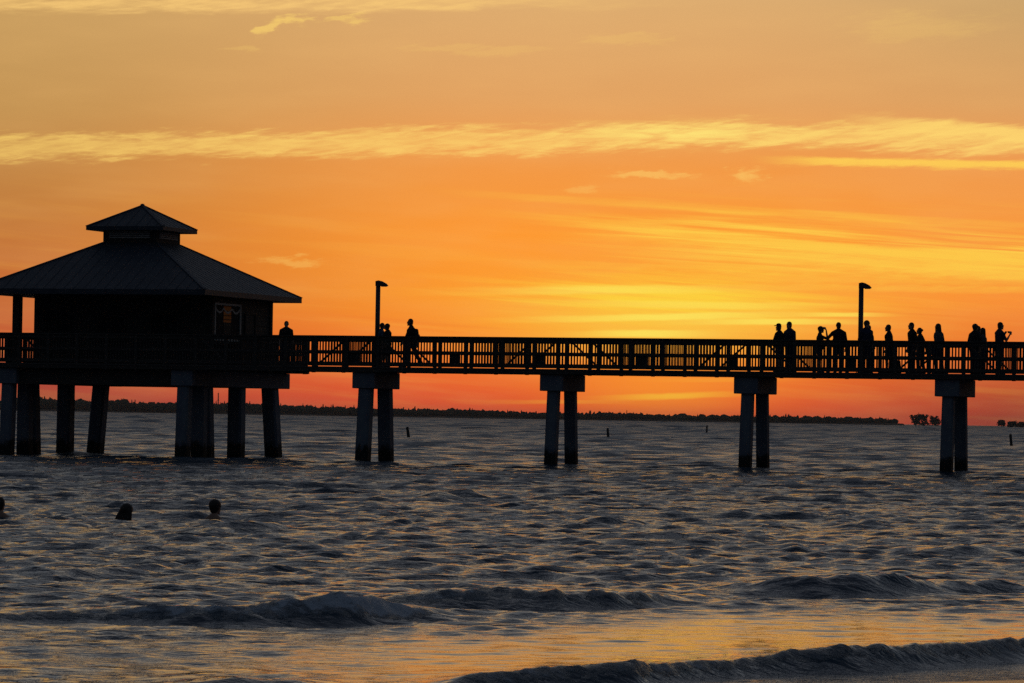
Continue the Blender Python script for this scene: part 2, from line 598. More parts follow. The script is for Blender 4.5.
# ------------------------------------------------------------------ sea
def interp(x, xs, ys):
    return np.interp(x, xs, ys)


def crest(points):
    """breaker line surveyed as (photo x, foot y, height in px) -> world x, foot distance, height"""
    X, D, A = [], [], []
    for px, yf, hh in points:
        d = EYE * FPX / (yf - hz(px))
        X.append((px - 512.0) / FPX * d)
        D.append(d)
        A.append(hh * d / FPX)
    return np.array(X), np.array(D), np.array(A)


BREAKERS = [
    (crest([(-140, 622, 0), (-60, 622, 8), (0, 622, 8), (100, 622, 10), (200, 623, 14), (300, 623, 19), (340, 623, 26), (372, 622, 25), (410, 620, 11), (470, 617, 0)]), 0.30, 1.1, 1.3),
    (crest([(350, 608, 0), (405, 608, 9), (470, 608, 15), (560, 609, 19), (620, 608, 14), (680, 604, 6), (730, 602, 0)]), 0.32, 1.2, 0.75),
    (crest([(690, 590, 0), (750, 591, 10), (790, 592, 15), (820, 592.5, 17), (860, 592.5, 19), (900, 591.5, 17), (950, 590, 12), (1010, 588.5, 7), (1080, 587, 0)]), 0.34, 1.0, 0.15),
    (crest([(380, 694, 0), (430, 692, 5), (480, 689, 12), (560, 686, 17), (640, 684, 19), (700, 677, 13), (745, 673, 13), (800, 669, 17), (850, 668, 22), (900, 667, 20), (960, 663, 18), (1024, 659, 17), (1120, 652, 14), (1250, 648, 0)]), 0.22, 0.9, 0.75),
    (crest([(130, 694, 0), (180, 691, 7), (240, 690, 10), (300, 690, 8), (360, 692, 0)]), 0.22, 0.8, 0.4),
    (crest([(-80, 576, 0), (-20, 577, 7), (60, 577, 8), (120, 574, 6), (170, 572, 0)]), 0.5, 1.2, 0.0),
    (crest([(410, 502, 0), (440, 502, 6), (475, 501, 6), (500, 500, 0)]), 0.9, 2.0, 0.0),
    (crest([(560, 525, 0), (590, 526, 6), (640, 525, 5), (680, 522, 0)]), 0.8, 1.8, 0.0),
    (crest([(740, 502, 0), (790, 502, 5), (850, 503, 6), (900, 502, 0)]), 0.9, 2.0, 0.0),
    (crest([(590, 543, 0), (640, 544, 5), (720, 545, 6), (760, 543, 0)]), 0.7, 1.5, 0.0),
    (crest([(900, 556, 0), (960, 557, 7), (1040, 556, 8), (1120, 554, 0)]), 0.6, 1.3, 0.0),
    (crest([(180, 534, 0), (215, 536, 7), (270, 535, 6), (300, 534, 0)]), 0.6, 1.4, 0.0),
    (crest([(60, 553, 0), (110, 554, 5), (200, 553, 4), (240, 552, 0)]), 0.6, 1.4, 0.0),
]


def value_noise(x, y, seed):
    """smooth 2-D value noise, vectorised"""
    xi = np.floor(x).astype(np.int64)
    yi = np.floor(y).astype(np.int64)
    fx = x - xi
    fy = y - yi
    fx = fx * fx * (3 - 2 * fx)
    fy = fy * fy * (3 - 2 * fy)

    def hsh(a, b):
        q = (a * 374761393 + b * 668265263 + seed * 974634777) & 0xFFFFFFFF
        q = ((q ^ (q >> 13)) * 1274126177) & 0xFFFFFFFF
        return ((q ^ (q >> 16)) & 0xFFFF) / 65535.0
    a = hsh(xi, yi) * (1 - fx) + hsh(xi + 1, yi) * fx
    b = hsh(xi, yi + 1) * (1 - fx) + hsh(xi + 1, yi + 1) * fx
    return a * (1 - fy) + b * fy


def shore_y(x):
    return np.interp(x, [-40, -8, 0.5, 1.9, 2.7, 3.5, 6, 12, 60], [19.0, 21.0, 24.2, 25.2, 26.1, 26.7, 27.6, 28.6, 30.0])


def build_sea():
    ang_f = np.arange(-R(11), R(11) + 1e-6, 0.00115)
    side = [R(11)]
    st = 0.0016
    while side[-1] < R(86):
        side.append(side[-1] + st)
        st *= 1.16
    side = np.array(side[1:])
    th = np.concatenate([-side[::-1], ang_f, side])
    rows = [13.0]
    while rows[-1] < 5000:
        rows.append(rows[-1] * (1.0017 if rows[-1] < 500 else 1.0025))
    while rows[-1] < 12000:
        rows.append(rows[-1] * 1.022)
    r = np.array(rows)
    # straight rows (constant distance out to sea) inside the view, arcs beyond
    T, D = np.meshgrid(th, r)
    X = D * np.sin(T)
    Y = D * np.cos(T)
    dist = D
    spc = dist * 0.0017
    d1 = r                                   # one distance per row
    tex = np.ones_like(D)
    tex[:, np.abs(th) > R(16)] = 0.0
    h = np.zeros_like(D)
    gx = np.zeros_like(D)
    gy = np.zeros_like(D)
    lr = np.random.default_rng(5)
    # wind chop: many trains running in toward the beach, coming and going in patches
    wx = value_noise(X * 0.12, Y * 0.12, 3) * 2.0
    sig = np.interp(d1, [24, 26.5, 29.5, 33, 40, 60, 100, 150, 250, 500, 1500, 5000], [0.04, 0.022, 0.03, 0.115, 0.145, 0.155, 0.155, 0.14, 0.115, 0.09, 0.045, 0.02])
    lat = 1.0 + 1.6 * np.clip((-0.6 - X) / 2.2, 0, 1) * np.clip((31.5 - dist) / 2.0, 0, 1)
    calm_s = 4.5 * np.clip((X + 0.3) / 2.2, 0, 1)
    cs_x = [24, 26.5, 29.5, 33, 40, 60]
    lat = lat * np.interp(dist - calm_s, cs_x, [0.04, 0.022, 0.03, 0.115, 0.145, 0.155]) / np.interp(dist, cs_x, [0.04, 0.022, 0.03, 0.115, 0.145, 0.155])
    lat = np.clip(lat, 0.2, 3.0)
    comps = []
    for i in range(120):
        lam = 0.22 * (44.0 / 0.22) ** (((i + lr.random()) / 120) ** 1.25)
        comps.append((lam, R(lr.normal(0, 30 if lam < 0.8 else 15)), lr.random() * 6.283, lr.random(), lr.random(), lr.random()))
    var = np.zeros_like(d1)
    ws = []
    for (lam, a, ph, r1, r2, r3) in comps:
        slope = 0.03 * (1.0 if lam < 0.6 else (0.6 / lam) ** 1.3)
        w = slope * np.clip(lam / (d1 * np.where(d1 < 500, 0.0017, 0.0025) * 3.0) - 0.7, 0, 1)
        ws.append(w)
        var += w * w * 0.5
    gain = np.minimum(sig / np.sqrt(np.maximum(var, 1e-9)), 80.0)
    for (lam, a, ph, r1, r2, r3), w in zip(comps, ws):
        if w.max() <= 0:
            continue
        k = 2 * math.pi / lam
        kx, ky = k * math.sin(a), k * math.cos(a)
        rs = np.nonzero(w > 0)[0]
        sl_ = slice(rs[0], rs[-1] + 1)
        x_, y_ = X[sl_], Y[sl_]
        ss = kx * x_ + ky * y_ + ph + wx[sl_] * (1.5 + r1)
        g1 = 0.5 + 0.5 * np.sin(x_ * (0.9 + r2) / lam ** 0.6 + y_ * (0.6 * r3) + 9 * r1 + 1.5 * wx[sl_])
        g2 = 0.5 + 0.5 * np.sin(y_ * (1.1 + r3) / lam ** 0.6 - x_ * 0.5 * r1 + 7 * r2)
        q = (w * gain / k)[sl_, None] * tex[sl_] * lat[sl_] * (0.25 + 1.9 * g1 * g2 + 0.35 * (g1 + g2))
        cs, sn = np.cos(ss), np.sin(ss)
        h[sl_] += q * cs
        gx[sl_] -= q * 0.85 * math.sin(a) * sn
        gy[sl_] -= q * 0.85 * math.cos(a) * sn
    # long low swell
    for lam, a, amp in ((9, 6, 0.014), (13, -9, 0.018), (21, 3, 0.025)):
        k = 2 * math.pi / lam
        s = k * (math.sin(R(a)) * X + math.cos(R(a)) * Y) + a
        w = np.clip((lam / (spc * 3.5)) - 0.6, 0, 1) * tex * np.interp(dist, [30, 60], [0.1, 1.0])
        h += amp * w * np.cos(s)
    foam = np.zeros_like(D)
    for idx, ((bx, bd, ba), sf, sb, fm) in enumerate(BREAKERS):
        d0 = interp(X, bx, bd) + (value_noise(X * 1.3, X * 0 + idx, 60 + idx) - 0.5) * 0.25 + (value_noise(X * 4, Y * 2, 61 + idx) - 0.5) * 0.08
        A = interp(X, bx, ba) * (0.92 + 0.16 * value_noise(X * 1.3, Y * 1.5, 80 + idx)) * 1.02
        A = np.where((X < bx[0]) | (X > bx[-1]), 0, A)
        t = Y - (d0 + sf * 1.25)
        lump = (value_noise(X * 7, Y * 9, 90 + idx) - 0.5) + 0.7 * (value_noise(X * 17, Y * 20, 91 + idx) - 0.5)
        f = np.where(t < 0, np.exp(-(np.abs(t) / sf) ** 1.5), np.exp(-(t / sb) ** 1.3))
        h += A * f
        # hollow just ahead of the foot
        h -= A * 0.18 * np.exp(-((t + sf * 2.2) / (sf * 1.3)) ** 2)
        on = np.exp(-((t + sf * 0.3) / (sf * 0.9)) ** 2)
        h += lump * on * A * 0.20 * (0.3 + fm)
        rid = (value_noise(X * 9, Y * 3, 120 + idx) - 0.5) + 0.6 * (value_noise(X * 23, Y * 6, 140 + idx) - 0.5)
        h += rid * np.exp(-(t / (sf * 0.6)) ** 2) * A * 0.16
        foam = np.maximum(foam, fm * on * np.clip(A / 0.1, 0, 1) * (0.35 + 0.65 * value_noise(X * 1.1, Y * 0.6, 95 + idx)))
    # run the sheet under the sand at the water's edge
    sy = shore_y(X)
    edge = np.clip((Y - sy) / 1.2, 0, 1)
    h *= 0.12 + 0.88 * edge
    h -= np.clip((sy - 0.2 - Y) * 0.04, 0, 0.6)
    # backwash fringe is broken and rough
    foam = np.maximum(foam, 0.22 * np.exp(-((Y - sy - 1.0) / 0.4) ** 2) * value_noise(X * 2, Y * 2, 55))
    chop = np.interp(dist - calm_s, [24, 26.5, 29.5, 34, 42, 60, 100, 200, 460, 2000], [0.2, 0.05, 0.07, 0.45, 0.65, 0.8, 0.85, 0.75, 0.65, 0.6])
    chop = chop * (1.0 + 2.6 * np.clip(lat - 1.0, 0, 2))
    P = np.stack([X + gx, Y + gy, h], -1).reshape(-1, 3)
    nr, nc = D.shape
    idx = np.arange(nr * nc).reshape(nr, nc)
    q = np.stack([idx[:-1, :-1], idx[:-1, 1:], idx[1:, 1:], idx[1:, :-1]], -1).reshape(-1, 4)
    me = bpy.data.meshes.new('sea')
    me.vertices.add(len(P))
    me.vertices.foreach_set('co', P.astype(np.float32).ravel())
    me.loops.add(q.size)
    me.loops.foreach_set('vertex_index', q.astype(np.int32).ravel())
    me.polygons.add(len(q))
    me.polygons.foreach_set('loop_start', np.arange(0, q.size, 4, dtype=np.int32))
    me.polygons.foreach_set('loop_total', np.full(len(q), 4, dtype=np.int32))
    me.update(calc_edges=True)
    rough = np.interp(dist, [26, 33, 60, 120, 250, 500, 2000], [0.05, 0.055, 0.07, 0.11, 0.22, 0.35, 0.45])
    for nm, arr in (('foam', foam), ('chop', chop), ('ripple', rough)):
        at_ = me.attributes.new(nm, 'FLOAT', 'POINT')
        at_.data.foreach_set('value', arr.astype(np.float32).ravel())
    me.shade_smooth()
    me.materials.append(M['water'])
    o = bpy.data.objects.new('sea', me)
    col.objects.link(o)
    tag(o, kind='structure', label='grey green sea with small breakers rolling toward the beach', cat='sea')
    print('sea verts', len(P))


build_sea()


def build_beach():
    xs = np.arange(-60, 60.1, 0.5)
    ys = np.concatenate([np.arange(-40, 10, 2.0), np.arange(10, 34, 0.25)])
    bm = bmesh.new()
    vs = []
    for y in ys:
        for x in xs:
            s = float(shore_y(x))
            d = s - y
            z = d * 0.03 if d > 0 else d * 0.05
            z = min(z, 0.55)
            z += 0.006 * mnoise.noise(Vector((x * 0.7, y * 0.7, 0)))
            vs.append(bm.verts.new((x, y, z)))
    n = len(xs)
    for j in range(len(ys) - 1):
        for i in range(n - 1):
            bm.faces.new((vs[j * n + i], vs[j * n + i + 1], vs[(j + 1) * n + i + 1], vs[(j + 1) * n + i]))
    me = bpy.data.meshes.new('beach')
    bm.to_mesh(me)
    bm.free()
    me.materials.append(M['sand'])
    me.shade_smooth()
    o = bpy.data.objects.new('beach', me)
    col.objects.link(o)
    tag(o, kind='structure', label='wet sand at the edge of the water', cat='beach')


build_beach()

# ------------------------------------------------------------------ far shore
LAND_D = 4000.0
prof = [(-300, 402), (-60, 400), (0, 400.5), (50, 400), (100, 402.3), (122, 400.6), (135, 402.8), (165, 403.3), (215, 404), (240, 404.5),
        (300, 406.3), (400, 408.8), (470, 410.2), (500, 411), (560, 413.2), (605, 412.3), (628, 412.8), (645, 414.4), (735, 415.6),
        (800, 415.8), (850, 417.4), (896, 418.6), (899, 420)]


def land_h(px):
    y = np.interp(px, [q[0] for q in prof], [q[1] for q in prof])
    return (hz(px) - y) * LAND_D / FPX * 1.24


b = MB()
pts, fcs = [], []
xs = list(range(-1400, 905, 12))
for i, px in enumerate(xs):
    X = (px - 512) / FPX * LAND_D
    h = 1.6 + 0.5 * math.sin(px * 0.03)
    pts += [(X, LAND_D - 30, -0.3), (X, LAND_D - 5, h), (X, LAND_D + 500, h + 1)]
    if i:
        k = 3 * i
        fcs += [(k - 3, k, k + 1, k - 2), (k - 2, k + 1, k + 2, k - 1)]
b.poly(pts, fcs)
tag(b.build('far_shore', M['land']), kind='structure', label='low far shore across the water', cat='shore')

b = MB()
tr = random.Random(3)
for i in range(1500):
    px = tr.uniform(-420, 897)
    top = float(land_h(px)) * tr.uniform(0.86, 1.1) + (tr.random() < 0.09) * tr.uniform(0.6, 2.0)
    if px > 560 and tr.random() < 0.3:
        top *= 0.85
    X = (px - 512) / FPX * LAND_D
    Y = LAND_D + tr.uniform(0, 60)
    w = tr.uniform(2.0, 6.5) if tr.random() < 0.75 else tr.uniform(0.8, 1.8)
    if i > 1150:
        w = tr.uniform(0.5, 1.1)
        top *= tr.uniform(1.02, 1.22)
    c = Vector((X, Y, top * 0.52))
    ico = bmesh.ops.create_icosphere(b.bm, subdivisions=2, radius=1.0, matrix=Matrix.Translation(c) @ Matrix.Diagonal((w, w, top * 0.5, 1)))
    for vv in ico['verts']:
        dlt = vv.co - c
        vv.co = c + dlt * (0.86 + 0.3 * tr.random())
tag(b.build('far_treeline', M['foliage']), kind='stuff', label='dark jagged line of trees along the far shore', cat='treeline')

tw = empty('signal_mast', at(218, hz(218), LAND_D + 10) * 1.0)
tw.location.z = 0.5
MB().cyl((0, 0, 0), (0, 0, 21.5), 0.75, 0.5, 8).build('mast', M['metal'], tw)
MB().box((0, 0, 14), (2.2, 2.2, 0.3)).build('platform', M['metal'], tw)
MB().box((0, 0, 20.8), (1.6, 1.6, 0.5)).build('platform', M['metal'], tw)
MB().cyl((0, 0, 21.5), (0, 0, 23.5), 0.15, 0.08, 6).build('antenna', M['metal'], tw)
tag(tw, 'slim dark mast rising above the far treeline, seen between the pavilion piles', 'mast')

TREE_D = 3400.0
far_trees = [  # photo x, top y, half width px, bare trunk share, label
    (915.5, 412.4, 4.8, 0.12, 'tall horizon tree, left one of the pair left of the rightmost full pile bent'),
    (923.0, 412.6, 6.0, 0.08, 'broad tall horizon tree between its twin and the shorter tree by the rightmost pile bent'),
    (935.5, 414.2, 5.5, 0.15, 'shorter rounded tree on the horizon close beside the rightmost full pile bent'),
    (1001.5, 418.2, 4.0, 0.15, 'narrow dark tree on the horizon, leftmost of the clump by the right edge'),
    (1012.0, 420.0, 5.0, 0.2, 'wide dark tree on the horizon above the marker post near the right edge'),
    (1022.0, 420.0, 5.0, 0.2, 'low spreading tree on the horizon at the very right edge'),
]
for (px, ty, hw, bare, lab) in far_trees:
    base_p = at(px, hz(px), TREE_D)
    k = TREE_D / FPX
    H_ = (hz(px) - ty) * k
    t_ = empty('far_tree', (base_p.x, TREE_D, 0.0))
    tr = random.Random(int(px * 10))
    b = MB()
    b.cyl((0, 0, -1.2), (0.2, 0, H_ * 0.6), 0.55, 0.3, 7)
    for q in range(5):
        a = tr.uniform(0, 6.28)
        rr = hw * k * tr.uniform(0.4, 0.8)
        b.cyl((0.1, 0, H_ * tr.uniform(0.25, 0.5)), (math.cos(a) * rr, math.sin(a) * rr, H_ * tr.uniform(0.6, 0.85)), 0.2, 0.08, 5)
    b.build('trunk', M['bark'], t_)
    b = MB()
    for q in range(34):
        a = tr.uniform(0, 6.28)
        rr = hw * k * math.sqrt(tr.random()) * 0.85
        cz = H_ * tr.uniform(bare + 0.1, 0.93)
        s = hw * k * tr.uniform(0.16, 0.34)
        cc = Vector((math.cos(a) * rr, math.sin(a) * rr, cz))
        for w in range(44):
            dv = Vector((tr.gauss(0, 1), tr.gauss(0, 1), tr.gauss(0, 0.8))) * s * 0.6
            nrm = Vector((tr.gauss(0, 1), tr.gauss(0, 1), tr.gauss(0, 1))).normalized()
            tx = nrm.orthogonal().normalized() * tr.uniform(0.35, 0.65)
            ty_ = nrm.cross(tx)
            q0 = cc + dv
            b.poly([q0 - tx, q0 - ty_, q0 + tx, q0 + ty_], [(0, 1, 2, 3)])
    b.build('crown', M['foliage'], t_)
    tag(t_, lab, 'tree', 'trees standing alone on the horizon')
    # the sandbank the trees stand on
b = MB()
pts, fcs = [], []
for i, px in enumerate(range(898, 1500, 10)):
    X = (px - 512) / FPX * (TREE_D + 40)
    h = 0.35 + 0.25 * math.sin(px * 0.11)
    pts += [(X, TREE_D - 25, -0.3), (X, TREE_D - 8, h), (X, TREE_D + 80, -0.3)]
    if i:
        k = 3 * i
        fcs += [(k - 3, k, k + 1, k - 2), (k - 2, k + 1, k + 2, k - 1)]
b.poly(pts, fcs)
tag(b.build('sandbank', M['land']), kind='structure', label='low sandbank on the horizon', cat='sandbank')

# ------------------------------------------------------------------ pier
PIER_O = Vector((-5.08 + 0.065 * 0.9455, 142.3 - 0.065 * 0.3256, 0.0))
PIER_A = R(-19)
SPAN = 7.275
DECK_Z = 3.53
RAILQ = 1.38
S0, S1 = -3.1 * SPAN, 5.6 * SPAN
MPIER = Matrix.Translation(PIER_O) @ Matrix.Rotation(PIER_A, 4, 'Z')


def s_at(px, q, py=345.0):
    """distance along the pier where a point q across it is seen at photo x"""
    d = CAMROT @ Vector((px - 512.0, 341.5 - py, -FPX))
    ca, sa = math.cos(PIER_A), math.sin(PIER_A)
    r = d.x / d.y
    ox = PIER_O.x - sa * q
    oy = PIER_O.y + ca * q
    return (r * oy - ox) / (ca - r * sa)


def on_pier(s, q, z=DECK_Z):
    return MPIER @ Vector((s, q, z))


pier = empty('pier', PIER_O, PIER_A)
tag(pier, 'long dark timber fishing pier with slatted railings on paired concrete piles over the sea', 'pier')
# deck boards
b = MB()
s = S0
while s < S1:
    b.span((s, -1.45, DECK_Z - 0.05), (s + 0.285, 1.45, DECK_Z))
    s += 0.29
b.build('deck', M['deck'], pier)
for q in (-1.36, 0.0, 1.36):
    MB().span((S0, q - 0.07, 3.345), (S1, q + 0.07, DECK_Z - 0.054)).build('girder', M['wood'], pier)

HUT_S, HUT_Q = -10.96, 3.0
HS0, HS1 = -15.75, -6.05          # pavilion platform along the pier
PLATQ = 8.2


def pile(cap, top, bottom, w):
    top, bottom = Vector(top), Vector(bottom)
    b = MB()
    hw = w / 2
    pts = []
    for c, k in ((bottom, hw * 1.06), (top, hw)):
        ch = k * 0.25
        for (sx, sy) in ((-1, -1), (1, -1), (1, 1), (-1, 1)):
            a = (c.x + sx * k, c.y + sy * (k - ch), c.z)
            d = (c.x + sx * (k - ch), c.y + sy * k, c.z)
            pts += [a, d] if sx * sy > 0 else [d, a]
    n = 8
    fcs = [(i, (i + 1) % n, n + (i + 1) % n, n + i) for i in range(n)]
    fcs += [tuple(range(n)), tuple(range(n, 2 * n))]
    b.poly(pts, fcs)
    return b.build('pile', M['concrete'], cap)


for t in range(-3, 6):
    s = t * SPAN
    hut = t in (-2, -1)
    q1 = 8.3 if hut else 1.36
    cap = MB().span((s - 0.44, -1.29, 2.735), (s + 0.44, q1, 3.341)).build('pile_cap', M['concrete'], pier, bevel=0.02)
    pw_ = 0.47 if hut else (0.48 if t == 0 else 0.41)
    pile(cap, (s, -0.97, 2.733), (s, -1.2 if hut else -1.42, -2.5), pw_)
    pile(cap, (s, 0.97, 2.733), (s, 1.42, -2.5), pw_)
    if hut:
        sg = -1 if t == -2 else 1
        pile(cap, (s, 0.42, 2.733), (s, 0.45, -2.5), 0.5)
        pile(cap, (s, 4.0, 2.733), (s, 4.0, -2.5), 0.56)
        pile(cap, (s + sg * 0.02, 7.25, 2.733), (s + sg * 0.42, 7.25, -2.5), 0.56)

# pavilion platform
b = MB()
s = HS0
while s < HS1:
    b.span((s, 1.46, DECK_Z - 0.05), (s + 0.285, PLATQ, DECK_Z))
    s += 0.29
b.build('platform_deck', M['deck'], pier)
for q in (1.75, 4.1, 6.3, 8.05):
    MB().span((HS0, q - 0.09, 3.344), (HS1 + 0.1, q + 0.09, DECK_Z - 0.054)).build('platform_joist', M['wood'], pier)
for q in (-0.9, 2.6, 5.6, 7.9):
    MB().span((-2 * SPAN + 0.42, q - 0.12, 2.738), (-1 * SPAN - 0.42, q + 0.12, 3.34)).build('cross_beam', M['wood'], pier)


def railing(axis_pts, name='railing', braces=()):
    """a run of railing from a to b (pier coordinates) ; posts, three rails, slats, braces"""
    (a, b_) = axis_pts
    a, b_ = Vector((a[0], a[1], 0)), Vector((b_[0], b_[1], 0))
    d = (b_ - a)
    L = d.length
    d.normalize()
    n = Vector((-d.y, d.x, 0))
    z = Vector((0, 0, 1))
    rot = Matrix((d, n, z)).transposed().to_4x4()

    def bx(mb, l0, l1, n0, n1, z0, z1):
        c = a + d * ((l0 + l1) / 2) + n * ((n0 + n1) / 2) + z * ((z0 + z1) / 2)
        mb.box(c, (abs(l1 - l0), abs(n1 - n0), abs(z1 - z0)), rot)
        return mb
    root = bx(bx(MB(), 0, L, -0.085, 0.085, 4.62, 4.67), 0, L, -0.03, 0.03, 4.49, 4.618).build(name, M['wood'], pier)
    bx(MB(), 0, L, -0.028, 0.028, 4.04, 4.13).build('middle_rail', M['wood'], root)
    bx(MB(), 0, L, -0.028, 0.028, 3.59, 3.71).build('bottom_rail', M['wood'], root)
    mb = MB()
    k = 0.06
    rr = random.Random(int(L * 100))
    while k < L - 0.03:
        w = 0.019 + rr.uniform(-0.001, 0.002)
        bx(mb, k - w, k + w, 0.031, 0.058, 3.63, 4.61)
        k += 0.113 + rr.uniform(-0.004, 0.004)
    mb.build('slats', M['wood'], root)
    return root, bx


def posts(root, bx, ls):
    for l in ls:
        bx(MB(), l - 0.06, l + 0.06, -0.07, 0.03, DECK_Z - 0.2, 4.617).build('post', M['wood'], root)


def run_posts(x0, x1, mirror=False):
    out_ = []
    for t in range(-4, 7):
        for k in range(6):
            s_ = t * SPAN + 0.605 + 1.21 * k
            if x0 + 0.05 < s_ < x1 - 0.05:
                out_.append(s_ - x0)
    return out_


def braces(root, x0, x1, q, face):
    for t in range(-3, 7):
        c = t * SPAN
        for sg in (-1, 1):
            lo, hi_ = c + sg * 1.72, c + sg * 0.70
            if min(lo, hi_) > x0 and max(lo, hi_) < x1:
                MB().beam((lo, q + face, 3.66), (hi_, q + face, 4.56), 0.05, 0.125, up=Vector((0, 1, 0))).build('brace', M['wood'], root)


r_, bx = railing(((S0, -RAILQ), (S1, -RAILQ)))
posts(r_, bx, run_posts(S0, S1))
braces(r_, S0, S1, -RAILQ, 0.09)
r_, bx = railing(((HS1, RAILQ), (S1, RAILQ)))
posts(r_, bx, [0.06] + run_posts(HS1, S1))
braces(r_, HS1, S1, RAILQ, -0.08)
r_, bx = railing(((S0, RAILQ), (HS0, RAILQ)))
posts(r_, bx, run_posts(S0, HS0) + [HS0 - S0 - 0.06])
for (a, b_) in (((HS1, RAILQ), (HS1, PLATQ - 0.1)), ((HS1, PLATQ - 0.1), (HS0, PLATQ - 0.1)), ((HS0, PLATQ - 0.1), (HS0, RAILQ)), ((S0 + 0.05, RAILQ), (S0 + 0.05, -RAILQ))):
    r_, bx = railing((a, b_))
    L = math.hypot(a[0] - b_[0], a[1] - b_[1])
    nseg = max(1, round(L / 1.25))
    posts(r_, bx, [0.1 + (L - 0.2) * i / nseg for i in range(nseg + 1)])

# ------------------------------------------------------------------ pavilion
hut = empty('pier_pavilion', MPIER @ Vector((HUT_S, HUT_Q, DECK_Z)), PIER_A)
tag(hut, 'dark square bait house on the pier with hipped metal roof and small raised cupola', 'pavilion')
W0, W1 = -14.0 - HUT_S, -6.74 - HUT_S        # walls along the pier
V0, V1 = 0.18 - HUT_Q, 5.9 - HUT_Q
ZE = 6.13 - DECK_Z                            # underside of the eaves
EH = 4.78
# walls: clapboard siding in steps, built as one shell
b = MB()
z = 0.004
while z < ZE - 0.01:
    z1 = min(z + 0.2, ZE - 0.004)
    for (p0, p1, ax) in ((W0, W1, 'f'), (W0, W1, 'b'), (V0, V1, 'l'), (V0, V1, 'r')):
        if ax in 'fb':
            y = V0 if ax == 'f' else V1
            sg = -1 if ax == 'f' else 1
            b.poly([(p0, y + sg * 0.022, z), (p1, y + sg * 0.022, z), (p1, y, z1), (p0, y, z1), (p0, y - sg * 0.08, z), (p1, y - sg * 0.08, z), (p1, y - sg * 0.08, z1), (p0, y - sg * 0.08, z1)],
                   [(0, 1, 2, 3), (4, 5, 6, 7), (0, 1, 5, 4), (3, 2, 6, 7), (0, 3, 7, 4), (1, 2, 6, 5)])
        else:
            x = W0 if ax == 'l' else W1
            sg = -1 if ax == 'l' else 1
            b.poly([(x + sg * 0.022, p0 + 0.085, z), (x + sg * 0.022, p1 - 0.085, z), (x, p1 - 0.085, z1), (x, p0 + 0.085, z1), (x - sg * 0.08, p0 + 0.085, z), (x - sg * 0.08, p1 - 0.085, z), (x - sg * 0.08, p1 - 0.085, z1), (x - sg * 0.08, p0 + 0.085, z1)],
                   [(0, 1, 2, 3), (4, 5, 6, 7), (0, 1, 5, 4), (3, 2, 6, 7), (0, 3, 7, 4), (1, 2, 6, 5)])
    z = z1 + 0.001
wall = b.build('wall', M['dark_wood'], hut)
for x in (W0, W1):
    for y in (V0, V1):
        MB().box((x, y, ZE / 2), (0.17, 0.17, ZE - 0.02)).build('corner_board', M['dark_wood'], wall)


def hip_roof(name, half, zlo, fascia, zap, mat, ridge_mat, parent, top_half=0.0, seams=True):
    """square hipped roof, cut off at top_half ; fascia board, soffit, raised seams and hip caps"""
    ztop = zap - (zap - zlo - fascia) * (top_half / half)
    b = MB()
    h = half
    pts = [(-h, -h, zlo + fascia), (h, -h, zlo + fascia), (h, h, zlo + fascia), (-h, h, zlo + fascia)]
    lo = [(-h, -h, zlo), (h, -h, zlo), (h, h, zlo), (-h, h, zlo)]
    if top_half:
        k = top_half
        tp = [(-k, -k, ztop), (k, -k, ztop), (k, k, ztop), (-k, k, ztop)]
        b.poly(pts + lo + tp, [(0, 1, 9, 8), (1, 2, 10, 9), (2, 3, 11, 10), (3, 0, 8, 11), (4, 5, 1, 0), (5, 6, 2, 1), (6, 7, 3, 2), (7, 4, 0, 3), (4, 5, 6, 7), (8, 9, 10, 11)])
    else:
        b.poly(pts + lo + [(0, 0, zap)], [(0, 1, 8), (1, 2, 8), (2, 3, 8), (3, 0, 8), (4, 5, 1, 0), (5, 6, 2, 1), (6, 7, 3, 2), (7, 4, 0, 3), (4, 5, 6, 7)])
    roof = b.build(name, mat, parent)
    b = MB()
    for sx, sy in ((-1, -1), (1, -1), (1, 1), (-1, 1)):
        a = Vector((sx * h, sy * h, zlo + fascia + 0.01))
        c = Vector((sx * top_half, sy * top_half, ztop + 0.01))
        b.beam(a, c, 0.12, 0.035)
    b.build('hip_cap', ridge_mat, roof)
    if seams:
        b = MB()
        sl = (zap - zlo - fascia) / half
        k = -half + 0.4
        while k < half - 0.2:
            e_ = max(abs(k) + 0.1, top_half)
            for ax in range(4):
                p0 = Vector((k, -half + 0.02, zlo + fascia + 0.006 + 0.02 * sl))
                p1 = Vector((k, -e_, zlo + fascia + 0.006 + sl * (half - e_)))
                if (p1 - p0).length > 0.1:
                    rt = Matrix.Rotation(ax * math.pi / 2, 3, 'Z')
                    b.beam(rt @ p0, rt @ p1, 0.014, 0.012)
            k += 0.42
        b.build('roof_seams', mat, roof)
    return roof


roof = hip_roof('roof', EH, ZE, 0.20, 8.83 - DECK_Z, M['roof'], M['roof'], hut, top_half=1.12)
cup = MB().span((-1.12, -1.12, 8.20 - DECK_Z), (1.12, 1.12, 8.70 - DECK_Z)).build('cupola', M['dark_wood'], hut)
b = MB()
for ax in range(4):
    rt = Matrix.Rotation(ax * math.pi / 2, 4, 'Z')
    for zz in (8.44, 8.51, 8.58, 8.65):
        b.box(rt @ Vector((0, -1.135, zz - DECK_Z)), (1.7, 0.025, 0.045) if ax % 2 == 0 else (0.025, 1.7, 0.045))
b.build('louvre', M['trim'], cup)
hip_roof('cupola_roof', 1.62, 8.70 - DECK_Z, 0.15, 9.74 - DECK_Z, M['roof'], M['roof'], cup)
MB().ball((0, 0, 9.74 - DECK_Z), (0.09, 0.09, 0.07)).build('finial', M['roof'], cup)

